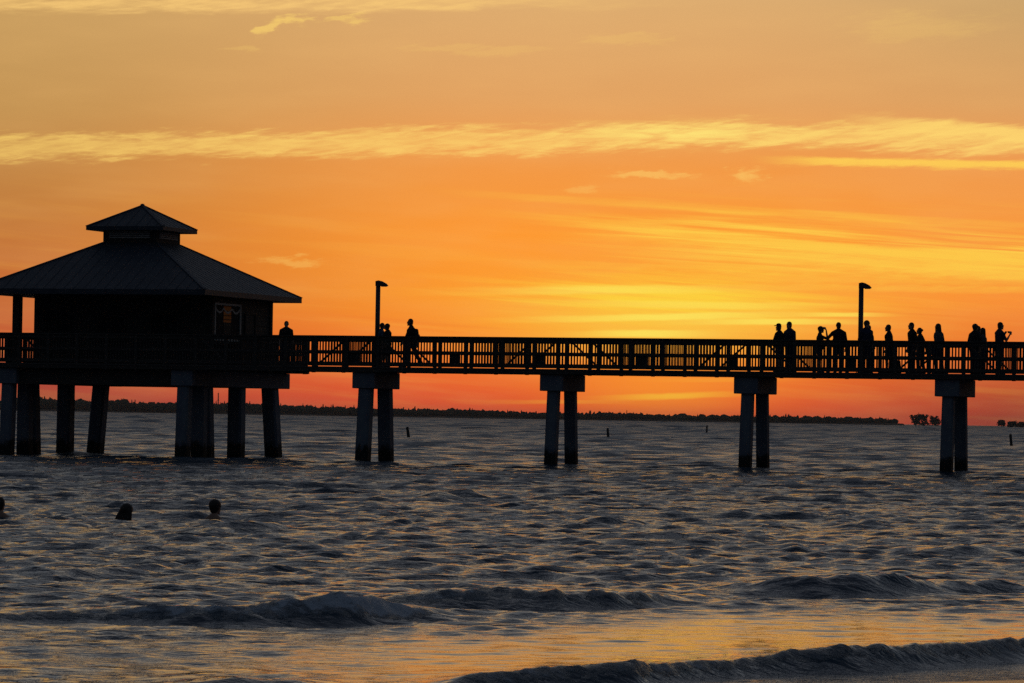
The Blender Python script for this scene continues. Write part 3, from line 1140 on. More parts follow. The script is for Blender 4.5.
# porch posts
for (sx, qy) in ((-15.35, 1.22), (-15.35, 7.3), (-15.35, 4.2)):
    MB().span((sx - HUT_S - 0.15, qy - HUT_Q - 0.15, 0.003), (sx - HUT_S + 0.15, qy - HUT_Q + 0.15, ZE - 0.003)).build('porch_post', M['wood'], hut, bevel=0.015)


# openings
def wall_opening(name, face, c0, c1, z0, z1, fr=0.07, frame_mat='trim', pane_mat='glass'):
    """framed opening set on a wall face ; c runs along the face"""
    def P(c, dep, z_):
        if face == 'r':
            return (W1 + dep, c, z_)
        return (c, V0 - dep, z_)
    b = MB()
    b.span(P(c0, 0.024, z0), P(c0 + fr, 0.075, z1))
    b.span(P(c1 - fr, 0.024, z0), P(c1, 0.075, z1))
    b.span(P(c0 + fr + 0.002, 0.024, z0), P(c1 - fr - 0.002, 0.07, z0 + fr))
    b.span(P(c0 + fr + 0.002, 0.024, z1 - fr), P(c1 - fr - 0.002, 0.07, z1))
    f = b.build(name, M[frame_mat], hut)
    MB().span(P(c0 + fr + 0.003, 0.024, z0 + fr + 0.002), P(c1 - fr - 0.003, 0.034, z1 - fr - 0.002)).build('pane', M[pane_mat], f)
    return f, P


# serving window on the near end wall: pale frame, scalloped valance, flat orange panel and a brown one below, over the pane
q0, q1 = 0.34 - HUT_Q, 2.86 - HUT_Q
f, P = wall_opening('serving_window', 'r', q0, q1, 0.95, 2.38, 0.08)
mid = (q0 + q1) / 2
b = MB()
npts = 24
for i in range(3):
    a0 = q0 + 0.09 + (q1 - q0 - 0.18) * i / 3
    a1 = q0 + 0.09 + (q1 - q0 - 0.18) * (i + 1) / 3
    for k in range(8):
        c0 = a0 + (a1 - a0) * k / 8
        c1 = a0 + (a1 - a0) * (k + 1) / 8
        dr = 0.06 + 0.16 * math.sin(math.pi * (k + 0.5) / 8)
        b.span(P(c0 + 0.001, 0.04, 2.28 - dr - 0.07), P(c1, 0.055, 2.28 - dr))
b.build('valance', M['trim'], f)
MB().span(P(mid - 0.38, 0.040, 1.66), P(mid + 0.34, 0.048, 2.27)).build('orange_panel', M['orange'], f)  # flat orange panel over the middle of the pane
MB().span(P(mid - 0.36, 0.040, 1.22), P(mid + 0.32, 0.046, 1.655)).build('lower_panel', M['brown_cloth'], f)
b = MB()
for k in range(3):
    b.span(P(mid - 0.36, 0.049, 1.75 + 0.16 * k), P(mid + 0.32, 0.054, 1.78 + 0.16 * k))
b.build('panel_strips', M['brown_cloth'], f)
MB().span(P(q0 - 0.1, 0.024, 0.84), P(q1 + 0.1, 0.32, 0.90)).build('counter', M['wood'], f)
f, P = wall_opening('door', 'r', 3.3 - HUT_Q, 4.35 - HUT_Q, 0.01, 2.1, 0.08, 'dark_wood', 'dark_wood')
MB().ball(P(4.18 - HUT_Q, 0.075, 1.0), 0.035).build('handle', M['metal'], f)
for c in (-2.2, 0.1, 2.3):
    f, P = wall_opening('window', 'f', c - 0.6, c + 0.6, 0.95, 2.05, 0.07, 'dark_wood', 'glass')
    b = MB()
    b.span(P(c - 0.02, 0.036, 1.03), P(c + 0.02, 0.06, 1.97))
    b.build('mullion', M['dark_wood'], f)
    MB().span(P(c - 0.68, 0.026, 0.88), P(c + 0.68, 0.13, 0.94)).build('sill', M['dark_wood'], f)

# ------------------------------------------------------------------ lamp posts
def lamp_post():
    t = empty('lamp_post', (0, 0, 0))
    MB().cyl((0, 0, 0.03), (0, 0, 3.20), 0.092, 0.088, 16).build('pole', M['metal'], t, True)
    b = MB().box((0, 0, 0.02), (0.34, 0.34, 0.036))
    for sx in (-1, 1):
        for sy in (-1, 1):
            b.cyl((sx * 0.12, sy * 0.12, 0.03), (sx * 0.12, sy * 0.12, 0.08), 0.018, seg=6)
    b.build('base_plate', M['metal'], t)
    b = MB()
    x0, x1 = -0.09, 0.37
    prof_ = [(x0, 3.06), (x0, 3.24), (0.02, 3.27), (0.14, 3.245), (0.30, 3.16), (x1, 3.085), (x1 - 0.02, 3.055), (0.12, 3.06)]
    n = len(prof_)
    pts = [(x, -0.13 if 0 < i < 6 else -0.12, z) for i, (x, z) in enumerate(prof_)] + [(x, 0.13 if 0 < i < 6 else 0.12, z) for i, (x, z) in enumerate(prof_)]
    b.poly(pts, [tuple(range(n)), tuple(range(n, 2 * n))] + [(i, (i + 1) % n, n + (i + 1) % n, n + i) for i in range(n)])
    hd = b.build('lamp_head', M['metal'], t)
    MB().box((0.22, 0, 3.047), (0.2, 0.18, 0.02)).build('lens', M['lens'], hd)
    return t


lp = lamp_post()
for i, (px, qq, lab) in enumerate(((377.6, 1.18, 'black lamp post with short angled head, standing among the couple left of the lone walker'),
                                   (860.8, 1.18, 'black lamp post with short angled head, rising from the crowd at right'))):
    o_ = lp if i == 0 else copy_tree(lp)
    o_.location = on_pier(s_at(px, qq, 320), qq)
    o_.rotation_euler = (0, 0, R(-6))
    tag(o_, lab, 'lamp post', 'lamp posts along the pier')

# ------------------------------------------------------------------ boxes hung on the railing
def rail_box():
    t = empty('rail_box', (0, 0, 0))
    MB().span((-0.18, -0.10, 0.0), (0.18, 0.10, 0.30)).build('body', M['boxgrey'], t, bevel=0.012)
    MB().span((-0.195, -0.115, 0.303), (0.195, 0.115, 0.345)).build('lid', M['boxgrey'], t, bevel=0.01)
    b = MB()
    for x in (-0.11, 0.11):
        b.span((x - 0.02, -0.125, 0.08), (x + 0.02, -0.103, 0.36))
    b.build('bracket', M['metal'], t)
    return t


rb = rail_box()
boxes = [(355, 'small dark box on the pier railing just left of the left lamp post'),
         (455, 'small dark box on the pier railing right of the lone walking man'),
         (539.5, 'small dark box on the pier railing above the left edge of the middle pile bent'),
         (642, 'small dark box on the railing between two pile bents under the yellow glow'),
         (732.5, 'small dark box on the pier railing above the pile bent left of the crowd'),
         (851, 'small dark box on the pier railing just left of the right lamp post')]
for i, (px, lab) in enumerate(boxes):
    o_ = rb if i == 0 else copy_tree(rb)
    o_.location = on_pier(s_at(px, -1.19, 358), -1.19, 3.70)
    o_.rotation_euler = (0, 0, PIER_A)
    tag(o_, lab, 'box', 'boxes hung along the pier railing')

# ------------------------------------------------------------------ marker posts in the water
for (px, y0, y1, lean, lab) in ((409.5, 427.5, 438.5, -0.22, 'short dark post leaning left in open water right of the left pile bent'),
                                (608.5, 428.5, 438.5, -0.10, 'stubby dark post in open water right of the middle pile bent'),
                                (706.5, 425.5, 433.5, 0.05, 'tiny distant dark post in open water left of the pile bent before the crowd'),
                                (1012.0, 434.5, 447, -0.14, 'dark post in open water near the right edge, below the horizon trees')):
    d = EYE * FPX / (y1 - hz(px))
    pp = at(px, y1, d)
    hgt = (y1 - y0) * d / FPX
    t_ = empty('marker_post', (pp.x, pp.y, 0))
    MB().cyl((lean * -0.6, 0, -1.2), (lean * hgt, 0, hgt), 0.13, 0.11, 10).build('post', M['wood'], t_, True)
    MB().cyl((lean * hgt, 0, hgt), (lean * (hgt + 0.06), 0, hgt + 0.06), 0.12, 0.03, 10).build('cap', M['metal'], t_)
    tag(t_, lab, 'marker post', 'marker posts in the water')


# ------------------------------------------------------------------ people
def remesh(mb, name, mat, parent, voxel, sm=4, clip=None):
    me = bpy.data.meshes.new(name)
    mb.bm.to_mesh(me)
    mb.bm.free()
    o = bpy.data.objects.new(name, me)
    col.objects.link(o)
    md = o.modifiers.new('r', 'REMESH')
    md.mode = 'VOXEL'
    md.voxel_size = voxel
    md2 = o.modifiers.new('s', 'SMOOTH')
    md2.factor = 0.5
    md2.iterations = sm
    dg = bpy.context.evaluated_depsgraph_get()
    ev = o.evaluated_get(dg)
    new = bpy.data.meshes.new_from_object(ev)
    o.modifiers.clear()
    o.data = new
    bpy.data.meshes.remove(me)
    new.name = name
    new.materials.clear()
    new.materials.append(mat)
    new.shade_smooth()
    o.parent = parent
    return o


def V(*a):
    return Vector(a)


def rotY(v_, a):
    """swing a vector forward (toward +X) by angle a about the side axis"""
    c, s_ = math.cos(a), math.sin(a)
    return Vector((v_.x * c - v_.z * s_, v_.y, v_.x * s_ + v_.z * c))


def person(px, top_y, q, face, label, gender='m', shirt='grey_cloth', legs='navy', bottom='trousers', hair='short',
           arms=('hang', 'hang'), stride=0.0, bulk=1.06, lean=0.03, headturn=0.0, hat=None, carry=None, height=None, sit_z=None, loc=None):
    """front = +X, left = +Y. face: degrees the figure faces in the photo plane, 0 = right, 180 = left, 90 = away, -90 = to camera"""
    if loc is None:
        s_ = s_at(px, q, 345)
        base_ = on_pier(s_, q)
        ph_ = base_.y
        H_ = (hz(px) - top_y) * ph_ / FPX + EYE - DECK_Z
    else:
        base_ = Vector(loc)
        H_ = height
    k = (height or H_) / 1.75
    root = empty('person', base_, R(face))
    b = MB()
    gw = 0.90 if gender == 'f' else 1.0
    hipz = 0.92 * k
    # legs
    L = []
    for sd_ in (1, -1):
        hip = V(0, sd_ * 0.088 * k, hipz)
        sw = stride * sd_
        th = rotY(V(0, 0, -1), sw) * 0.43 * k
        knee = hip + th + V(0.0, sd_ * 0.008 * k, 0)
        flex = 0.10 + (0.45 * abs(stride) if sw < 0 else 0.04)
        sh = rotY(V(0, 0, -1), sw - flex * (1.0 if stride else 0.25)) * 0.415 * k
        ank = knee + sh
        L.append([hip, knee, ank])
    low = min(l[2].z for l in L) - 0.075 * k
    up = V(0, 0, -low)
    for l in L:
        for i in range(3):
            l[i] = l[i] + up
    pel = V(0, 0, hipz - low + 0.03 * k)
    ln = lean

    def tor(x, y, z_):
        """torso point z above the pelvis, leaning forward"""
        return pel + Vector((x * k + math.sin(ln) * z_ * k, y * k, math.cos(ln) * z_ * k))
    bw = bulk
    sh_w = (0.175 if gender == 'f' else 0.20) * (0.9 + 0.1 * bw)
    chest = tor(0.0, 0, 0.33)
    waist = tor(0.0, 0, 0.13)
    shl = [tor(-0.01, sd_ * sh_w, 0.418) for sd_ in (1, -1)]
    neck0 = tor(-0.01, 0, 0.50)
    neck1 = tor(0.015, 0, 0.58)
    head = tor(0.03, 0, 0.665)
    hy = Matrix.Rotation(headturn, 3, 'Z')

    def hd(x, y, z_):
        return head + (hy @ V(x, y, z_ if z_ > -0.09 else z_)) * (k * 1.18)
    hipw = (0.105 if gender == 'f' else 0.095)
    torso_balls = [
        [(tor(0.005, 0.07 * bw, 0.36), (0.115 * k * bw, 0.095 * k, 0.11 * k)), (tor(0.005, -0.07 * bw, 0.36), (0.115 * k * bw, 0.095 * k, 0.11 * k)),
         (tor(0.0, 0.05 * bw, 0.12), (0.102 * k * bw, 0.088 * k * bw, 0.09 * k)), (tor(0, -0.05 * bw, 0.12), (0.102 * k * bw, 0.088 * k * bw, 0.09 * k))],
        [(shl[0] + V(0, -0.03 * k, 0), 0.062 * k), (shl[1] + V(0, 0.03 * k, 0), 0.062 * k), (tor(0, 0.06, 0.34), 0.09 * k), (tor(0, -0.06, 0.34), 0.09 * k), (tor(-0.015, 0.02, 0.52), 0.052 * k), (tor(-0.015, -0.02, 0.52), 0.052 * k)],
        [(tor(0.0, 0.05 * bw, 0.12), (0.102 * k * bw, 0.088 * k * bw, 0.09 * k)), (tor(0, -0.05 * bw, 0.12), (0.102 * k * bw, 0.088 * k * bw, 0.09 * k)),
         (tor(-0.01, hipw * 0.75, -0.02), 0.105 * k), (tor(-0.01, -hipw * 0.75, -0.02), 0.105 * k)],
    ]
    for tb in torso_balls:
        b.hull(tb)
    if bulk > 1.12:
        b.ball(tor(0.05, 0, 0.14), (0.12 * k * bw, 0.13 * k * bw, 0.13 * k))
    b.hull([(neck0, 0.056 * k), (neck1, 0.052 * k)])
    # head: skull, jaw, nose, brow, eyes, lips, ears
    hs = 1.0
    b.hull([(hd(-0.010, 0, 0.018), (0.094 * k, 0.078 * k, 0.095 * k)), (hd(0.022, 0, -0.062), (0.060 * k, 0.056 * k, 0.054 * k))])
    b.hull([(hd(0.080, 0, 0.004), 0.010 * k), (hd(0.086, 0, -0.026), 0.013 * k)])
    for sd_ in (1, -1):
        b.ball(hd(0.078, sd_ * 0.03, 0.008), 0.013 * k)
        b.ball(hd(-0.008, sd_ * 0.073, -0.004), (0.020 * k, 0.010 * k, 0.031 * k))
    b.hull([(hd(0.080, 0.018, -0.056), 0.009 * k), (hd(0.080, -0.018, -0.056), 0.009 * k)])
    b.ball(hd(0.068, 0, -0.092), 0.02 * k)
    # legs and feet
    for l in L:
        b.hull([(l[0], 0.090 * k * (0.7 + 0.3 * bw)), (l[1], 0.056 * k)])
        b.hull([(l[1], 0.055 * k), (l[1].lerp(l[2], 0.35) + V(-0.015 * k, 0, 0), 0.057 * k), (l[2], 0.037 * k)])
        b.hull([(l[2] + V(-0.03 * k, 0, -0.045 * k), 0.030 * k), (l[2] + V(0.10 * k, 0, -0.052 * k), (0.04 * k, 0.042 * k, 0.024 * k)), (l[2], 0.036 * k)])
        b.hull([(l[2] + V(0.10 * k, 0, -0.052 * k), (0.04 * k, 0.042 * k, 0.024 * k)), (l[2] + V(0.165 * k, 0, -0.056 * k), (0.03 * k, 0.038 * k, 0.018 * k))])
    # arms
    A = []
    for i, sd_ in enumerate((1, -1)):
        S = shl[i]
        mode = arms[i]
        if mode == 'hang':
            el_ = S + V(-0.045, sd_ * 0.05, -0.28) * k
            wr = el_ + V(0.08, sd_ * 0.005, -0.24) * k
            cu = V(0.25, -0.1 * sd_, -1)
        elif mode == 'swingf':
            el_ = S + V(0.10, sd_ * 0.04, -0.26) * k
            wr = el_ + V(0.13, -sd_ * 0.01, -0.21) * k
            cu = V(0.6, 0, -0.8)
        elif mode == 'swingb':
            el_ = S + V(-0.12, sd_ * 0.04, -0.25) * k
            wr = el_ + V(-0.03, 0, -0.25) * k
            cu = V(0.1, 0, -1)
        elif mode == 'rail':
            el_ = S + V(0.06, sd_ * 0.09, -0.265) * k
            wr = el_ + V(0.22, -sd_ * 0.03, -0.10) * k
            cu = V(1, 0, -0.15)
        elif mode == 'camera':          # hand up at the brow
            el_ = S + V(0.25, sd_ * 0.05, -0.10) * k
            wr = hd(0.15, sd_ * 0.05, 0.0)
            cu = (hd(0.07, sd_ * 0.03, 0.075) - wr)
        elif mode == 'phone':           # forearm raised in front of the chest
            el_ = S + V(0.13, sd_ * 0.03, -0.25) * k
            wr = el_ + V(0.15, -sd_ * 0.05, 0.19) * k
            cu = V(0.45, 0, 0.9)
        elif mode == 'akimbo':
            el_ = S + V(0.0, sd_ * 0.20, -0.22) * k
            wr = pel + V(0.05, sd_ * 0.17, 0.07) * k
            cu = V(0.3, -sd_ * 0.9, -0.3)
        elif mode == 'reach':           # arm held out ahead
            el_ = S + V(0.20, sd_ * 0.03, -0.19) * k
            wr = el_ + V(0.20, 0, 0.13) * k
            cu = V(0.9, 0, 0.35)
        elif mode == 'round':           # round a neighbour's back
            el_ = S + V(0.03, sd_ * 0.25, -0.13) * k
            wr = el_ + V(0.06, sd_ * 0.22, -0.02) * k
            cu = V(0.1, sd_, -0.3)
        elif mode == 'float':
            el_ = S + V(0.05, sd_ * 0.22, -0.14) * k
            wr = el_ + V(0.10, sd_ * 0.20, -0.03) * k
            cu = V(0.6, sd_ * 0.6, -0.05)
        cu = cu.normalized()
        b.hull([(S, 0.052 * k), (el_, 0.038 * k)])
        b.hull([(el_, 0.038 * k), (el_.lerp(wr, 0.3), 0.040 * k), (wr, 0.026 * k)])
        A.append((S, el_, wr))
        # hand
        side_ = cu.cross(V(0, sd_, 0.2)).normalized()
        if mode in ('hang', 'swingf', 'swingb'):
            side_ = V(1, 0, 0) - cu * cu.x
            side_.normalize()
        nrm = cu.cross(side_).normalized()
        if nrm.y * sd_ > 0:
            nrm = -nrm
        palm = wr + cu * 0.085 * k
        b.hull([(wr, 0.023 * k), (palm + side_ * 0.028 * k, 0.014 * k), (palm - side_ * 0.028 * k, 0.014 * k)])
        for fi, (off, fl) in enumerate(((0.032, 0.068), (0.011, 0.078), (-0.011, 0.073), (-0.032, 0.055))):
            f0 = palm + side_ * off * k
            f1 = f0 + (cu * 0.9 + nrm * 0.25 + side_ * off * 2).normalized() * fl * 0.55 * k
            f2 = f1 + (cu * 0.55 + nrm * 0.75).normalized() * fl * 0.5 * k
            b.hull([(f0, 0.0105 * k), (f1, 0.0098 * k)], 1)
            b.hull([(f1, 0.0098 * k), (f2, 0.0085 * k)], 1)
        t0 = wr + cu * 0.03 * k + side_ * 0.018 * k
        t1 = t0 + (cu * 0.6 + side_ * 0.8 + nrm * 0.2).normalized() * 0.045 * k
        t2 = t1 + (cu * 0.9 + side_ * 0.15 + nrm * 0.4).normalized() * 0.035 * k
        b.hull([(t0, 0.014 * k), (t1, 0.0115 * k)], 1)
        b.hull([(t1, 0.0115 * k), (t2, 0.0095 * k)], 1)
    body = remesh(b, 'body', M['skin'], root, 0.0095, 3)
    # ---- clothes
    g = 0.014 * k
    b = MB()
    for tb in torso_balls:
        b.hull([(c, (r_0 + g if isinstance(r_0, float) else tuple(x_ + g for x_ in r_0))) for c, r_0 in tb])
    if bulk > 1.12:
        b.ball(tor(0.05, 0, 0.14), (0.12 * k * bw + g, 0.13 * k * bw + g, 0.13 * k + g))
    if bottom != 'dress':
        b.hull([(tor(0.005, 0.06 * bw, 0.14), 0.115 * k * bw), (tor(0.005, -0.06 * bw, 0.14), 0.115 * k * bw), (tor(0, 0.07 * bw, -0.07), (0.135 * k * bw, 0.115 * k * bw, 0.03)), (tor(0, -0.07 * bw, -0.07), (0.135 * k * bw, 0.115 * k * bw, 0.03))])
    for (S, el_, wr) in A:
        slv = 0.78 if bottom != 'trousers' else 0.95
        b.hull([(S, 0.066 * k), (S.lerp(el_, slv), 0.055 * k)])
        if bottom == 'long':
            b.hull([(el_, 0.052 * k), (el_.lerp(wr, 0.9), 0.040 * k)])
    if bottom == 'dress':
        b.hull([(tor(0, 0.03, 0.10), 0.11 * k), (tor(0, -0.03, 0.10), 0.11 * k), (tor(0.0, 0.10, -0.42), (0.15 * k, 0.10 * k, 0.02)), (tor(0.0, -0.10, -0.42), (0.15 * k, 0.10 * k, 0.02))])
    if bottom != 'swim':
        remesh(b, 'dress' if bottom == 'dress' else 'shirt', M[shirt], body, 0.014, 5)
    else:
        b.bm.free()
    if bottom in ('trousers', 'long', 'shorts'):
        b = MB()
        b.hull([(tor(-0.01, hipw * 0.75, -0.01), 0.122 * k), (tor(-0.01, -hipw * 0.75, -0.01), 0.122 * k), (tor(0, 0.05 * bw, 0.06), 0.095 * k * bw), (tor(0, -0.05 * bw, 0.06), 0.095 * k * bw)])
        for l in L:
            if bottom == 'shorts':
                b.hull([(l[0], 0.108 * k * (0.7 + 0.3 * bw)), (l[0].lerp(l[1], 0.92), 0.088 * k)])
            else:
                b.hull([(l[0], 0.106 * k * (0.7 + 0.3 * bw)), (l[1], 0.076 * k)])
                b.hull([(l[1], 0.076 * k), (l[2] + V(0, 0, 0.01), 0.062 * k)])
        remesh(b, 'shorts' if bottom == 'shorts' else 'trousers', M[legs], body, 0.014, 5)
    if bottom != 'swim':
        for l in L:
            b = MB()
            b.hull([(l[2] + V(-0.03 * k, 0, -0.042 * k), 0.036 * k), (l[2] + V(0.10 * k, 0, -0.046 * k), (0.046 * k, 0.048 * k, 0.028 * k)), (l[2] + V(0, 0, -0.02), 0.040 * k)])
            b.hull([(l[2] + V(0.10 * k, 0, -0.046 * k), (0.046 * k, 0.048 * k, 0.028 * k)), (l[2] + V(0.172 * k, 0, -0.052 * k), (0.034 * k, 0.043 * k, 0.022 * k))])
            remesh(b, 'shoe', M['rubber'], body, 0.012, 2)
    # ---- hair / hat
    if hair:
        b = MB()
        b.hull([(hd(-0.018, 0, 0.026), (0.100 * k, 0.090 * k, 0.100 * k)), (hd(-0.04, 0, -0.05), (0.062 * k, 0.072 * k, 0.05 * k))])
        if hair == 'long':
            b.hull([(hd(-0.045, 0, 0.03), (0.072 * k, 0.088 * k, 0.08 * k)), (hd(-0.075, 0.05, -0.24), 0.045 * k), (hd(-0.075, -0.05, -0.24), 0.045 * k)])
            for sd_ in (1, -1):
                b.hull([(hd(0.0, sd_ * 0.07, 0.03), 0.035 * k), (hd(0.0, sd_ * 0.085, -0.18), 0.028 * k)])
        if hair == 'thick':
            b.ball(hd(-0.02, 0, 0.02), (0.115 * k, 0.112 * k, 0.105 * k))
            b.hull([(hd(-0.04, 0.05, 0.0), 0.06 * k), (hd(-0.06, 0.15, -0.15), 0.04 * k), (hd(-0.05, -0.06, -0.13), 0.05 * k), (hd(-0.04, -0.05, 0.0), 0.06 * k)])
        if hair == 'bun':
            b.ball(hd(-0.10, 0, 0.02), 0.05 * k)
        if hair == 'full':
            b.ball(hd(-0.02, 0, 0.03), (0.118 * k, 0.105 * k, 0.108 * k))
        remesh(b, 'hair', M['hair'], body, 0.012, 2)
    if hat:
        b = MB()
        b.hull([(hd(-0.012, 0, 0.075), (0.105 * k, 0.09 * k, 0.052 * k)), (hd(-0.012, 0, 0.105), (0.07 * k, 0.06 * k, 0.03 * k))])
        if hat == 'cap':
            b.hull([(hd(0.07, 0, 0.062), (0.04 * k, 0.075 * k, 0.010 * k)), (hd(0.125, 0, 0.052), (0.03 * k, 0.055 * k, 0.014 * k))])
        else:
            b.ball(hd(-0.01, 0, 0.058), (0.17 * k, 0.155 * k, 0.016 * k), 3)
        remesh(b, hat if hat != 'cap' else 'cap', M['black_cloth'], body, 0.010, 2)
    tag(root, label, 'person', 'people standing on the pier' if loc is None else 'swimmers in the sea')
    root['h'] = float(H_)
    info = dict(root=root, k=k, A=A, tor=tor, hd=hd, base=base_, rz=R(face), pel=pel)
    return info


def held(info, p):
    return Matrix.Translation(info['base']) @ Matrix.Rotation(info['rz'], 4, 'Z') @ p


P_ = []
person(286.0, 320.6, -0.2, -80, 'lone dark figure standing behind the railing at the right end of the pavilion', shirt='black_cloth', arms=('hang', 'hang'), bulk=1.0)
person(381.2, 322.4, 0.35, 20, 'figure half hidden behind the left lamp post, next to a rounder headed companion', gender='f', shirt='blue_cloth', bottom='dress', hair='short', arms=('hang', 'hang'))
person(387.6, 323.4, -0.15, 150, 'figure with round head standing just right of the left lamp post', gender='f', shirt='black_cloth', bottom='dress', hair='full', arms=('hang', 'rail'))
pm = person(411.2, 317.4, 0.1, 165, 'tall lone man walking left with a pack on his back', shirt='black_cloth', bottom='trousers', arms=('swingf', 'swingb'), stride=0.33, lean=0.04)
person(779.3, 323.6, -0.35, 145, 'figure in a brimmed cap facing left, leftmost of the crowd', shirt='black_cloth', bottom='shorts', hat='cap', hair='short', arms=('rail', 'hang'))
person(789.6, 321.2, 0.2, 222, 'tall figure close behind the one in a brimmed cap, at the left of the crowd', shirt='navy', bottom='trousers', arms=('rail', 'hang'), bulk=1.08)
pc = person(819.6, 326.0, 0.1, 5, 'figure facing right with an arm raised to the brow beside a larger person', shirt='black_cloth', bottom='shorts', hair='full', arms=('hang', 'camera'))
person(838.5, 321.8, -0.1, 100, 'broad heavy figure with an elbow stuck out, right of the one with raised arm', shirt='black_cloth', bottom='trousers', bulk=1.28, arms=('akimbo', 'hang'))
person(866.0, 320.2, -0.45, -60, 'tall figure standing right against the right lamp post', shirt='navy', bottom='trousers', bulk=1.1, hair='full', arms=('hang', 'hang'))
person(870.6, 324.4, 0.35, 190, 'stooped figure pressed behind the tall one at the right lamp post', shirt='grey_cloth', bottom='trousers', lean=0.12, bulk=1.15, arms=('hang', 'rail'))
pb = person(889.0, 324.0, 0.0, 158, 'figure facing left with a large bag at the feet, right of the right lamp post', shirt='black_cloth', bottom='shorts', stride=0.12, arms=('hang', 'hang'))
person(912.0, 322.0, 0.15, 203, 'slim taller one of the pair between the bag and the long haired woman', shirt='black_cloth', bottom='trousers', arms=('hang', 'hang'), bulk=0.92)
person(920.2, 327.2, -0.2, 150, 'shorter figure following close behind a slim taller one', gender='f', shirt='black_cloth', bottom='trousers', hair='bun', arms=('hang', 'swingb'), stride=0.1)
pw = person(938.6, 323.0, 0.0, 138, 'woman with long hair standing alone with a shoulder bag, above the rightmost pile bent', gender='f', shirt='grey_cloth', bottom='trousers', hair='long', arms=('hang', 'hang'), stride=0.08)
person(974.3, 323.6, -0.35, 35, 'big haired figure at the left of the huddled trio near the right end', shirt='black_cloth', bottom='trousers', hair='full', bulk=1.08, arms=('hang', 'hang'))
person(978.6, 325.4, 0.45, 180, 'middle figure of the huddled trio, mostly hidden behind its neighbours', shirt='navy', bottom='trousers', hair='short', arms=('hang', 'hang'))
person(983.4, 327.3, -0.1, 160, 'shorter long haired figure at the right of the huddled trio', gender='f', shirt='grey_cloth', bottom='trousers', hair='long', arms=('hang', 'hang'))
pp_ = person(999.2, 321.6, -0.2, 22, 'man facing right with forearms raised holding a small object, rightmost on the pier', shirt='navy', bottom='shorts', arms=('phone', 'phone'))

# pack on the walker's back
i_ = pm
bp = empty('backpack', held(i_, i_['tor'](-0.17, 0, 0.02)), i_['rz'])
b = MB()
b.hull([(V(0, 0.07, 0.38), 0.07), (V(0, -0.07, 0.38), 0.07), (V(-0.02, 0.09, 0.08), 0.085), (V(-0.02, -0.09, 0.08), 0.085)])
remesh(b, 'pack', M['black_cloth'], bp, 0.014, 3)
b = MB()
b.hull([(V(-0.10, 0.06, 0.12), 0.05), (V(-0.10, -0.06, 0.12), 0.05), (V(-0.10, 0, 0.2), 0.05)])
remesh(b, 'pocket', M['navy'], bp, 0.014, 3)
for sd_ in (1, -1):
    b = MB()
    prev = None
    for k_ in range(9):
        a = math.pi * k_ / 8
        pt = V(0.16 + 0.14 * math.cos(math.pi - a) * 1.0, sd_ * 0.10, 0.20 + 0.30 * math.sin(a))
        if prev is not None:
            b.cyl(prev, pt, 0.018, seg=8)
        prev = pt
    b.build('strap', M['black_cloth'], bp, True)
tag(bp, 'dark rounded backpack worn by the tall lone walker', 'backpack')

# object held up by the rightmost man
i_ = pp_
wr = (i_['A'][0][2] + i_['A'][1][2]) / 2
ph = empty('phone', held(i_, wr + V(0.075, 0, 0.11)), i_['rz'])
MB().box((0, 0, 0.0), (0.012, 0.15, 0.078), Matrix.Rotation(R(-25), 4, 'Y')).build('body', M['black_cloth'], ph, bevel=0.003)
MB().box((-0.0075, 0, 0.0), (0.002, 0.135, 0.068), Matrix.Rotation(R(-25), 4, 'Y')).build('screen', M['glass'], ph)
tag(ph, 'small dark device held up by the rightmost man on the pier', 'phone')


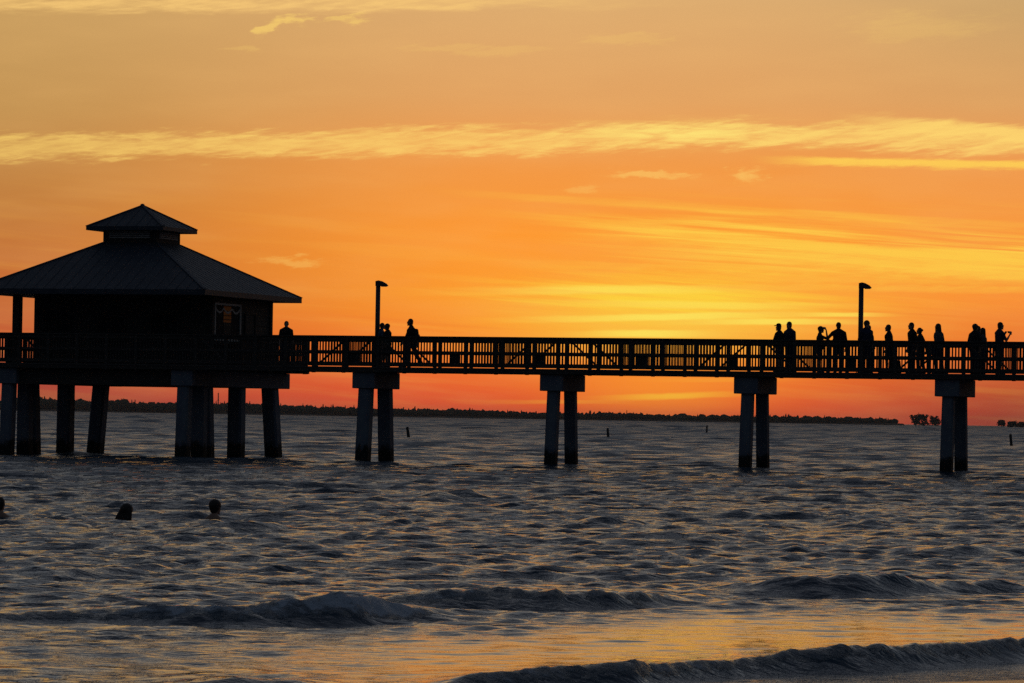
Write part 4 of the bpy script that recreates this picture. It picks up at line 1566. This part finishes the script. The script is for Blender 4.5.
def bag(loc, rz, label, w=0.5, h=0.42, d=0.26, mat='black_cloth', strap=0.25):
    t_ = empty('bag', loc, rz)
    b = MB()
    b.hull([(V(sx * (w / 2 - 0.06), sy * (d / 2 - 0.06), 0.05), 0.05) for sx in (-1, 1) for sy in (-1, 1)] +
           [(V(sx * (w / 2 - 0.10), sy * (d / 2 - 0.09), h - 0.05), 0.05) for sx in (-1, 1) for sy in (-1, 1)])
    remesh(b, 'bag_body', M[mat], t_, 0.014, 3)
    for sy in (-1, 1):
        b = MB()
        prev = None
        for k_ in range(11):
            a = math.pi * k_ / 10
            pt = V(math.cos(a) * w * 0.28, sy * 0.05, h - 0.04 + strap * math.sin(a))
            if prev is not None:
                b.cyl(prev, pt, 0.014, seg=8)
            prev = pt
        b.build('handle', M[mat], t_, True)
    tag(t_, label, 'bag', 'bags on the pier')
    return t_


s_ = s_at(895.5, 0.0, 360)
bag(on_pier(s_, -0.1), R(-10), 'large dark bag on the deck beside the figure just right of the right lamp post', 0.5, 0.48, 0.3, 'black_cloth', 0.16)
i_ = pw
bag(held(i_, i_['pel'] + V(0.12, 0.25, -0.32)), i_['rz'], 'dark shoulder bag hanging at the hip of the long haired woman', 0.36, 0.30, 0.16, 'navy', 0.24)

# swimmers
for (px, ywl, topy, fc, hr, lab) in ((-1.5, 517.0, 498.5, 70, 'short', 'swimmer cut by the left edge of the view, head above the water'),
                                     (125.5, 519.5, 504.8, 60, 'thick', 'swimmer with thick hair low in the water, only the rounded head showing'),
                                     (213.5, 519.0, 501.5, 50, 'full', 'swimmer with bare neck and shoulder above the water, rightmost of those in the sea')):
    d = EYE * FPX / (ywl - hz(px))
    p0 = at(px, ywl, d)
    k = 1.72 / 1.75
    above = (ywl - topy) * d / FPX
    person(px, topy, 0, fc, lab, gender='f' if hr == 'thick' else 'm', bottom='swim', hair=hr, arms=('float', 'hang'),
           height=1.72, loc=(p0.x, p0.y, above - 1.72 + 0.04))

# ------------------------------------------------------------------ sea haze
HAZE = 3.4e-5
m = bpy.data.materials.new('sea_haze')
m.use_nodes = True
t = m.node_tree
t.nodes.clear()
o = t.nodes.new('ShaderNodeOutputMaterial')
pv = t.nodes.new('ShaderNodeVolumePrincipled')
pv.inputs['Color'].default_value = (0.95, 0.88, 0.84, 1)
pv.inputs['Density'].default_value = HAZE
pv.inputs['Anisotropy'].default_value = 0.3
t.links.new(pv.outputs[0], o.inputs['Volume'])
hz_o = MB().span((-12600, -300, -4.0), (12600, 12600, 27.0)).build('haze', m)
tag(hz_o, kind='stuff')
scene.cycles.volume_bounces = 0
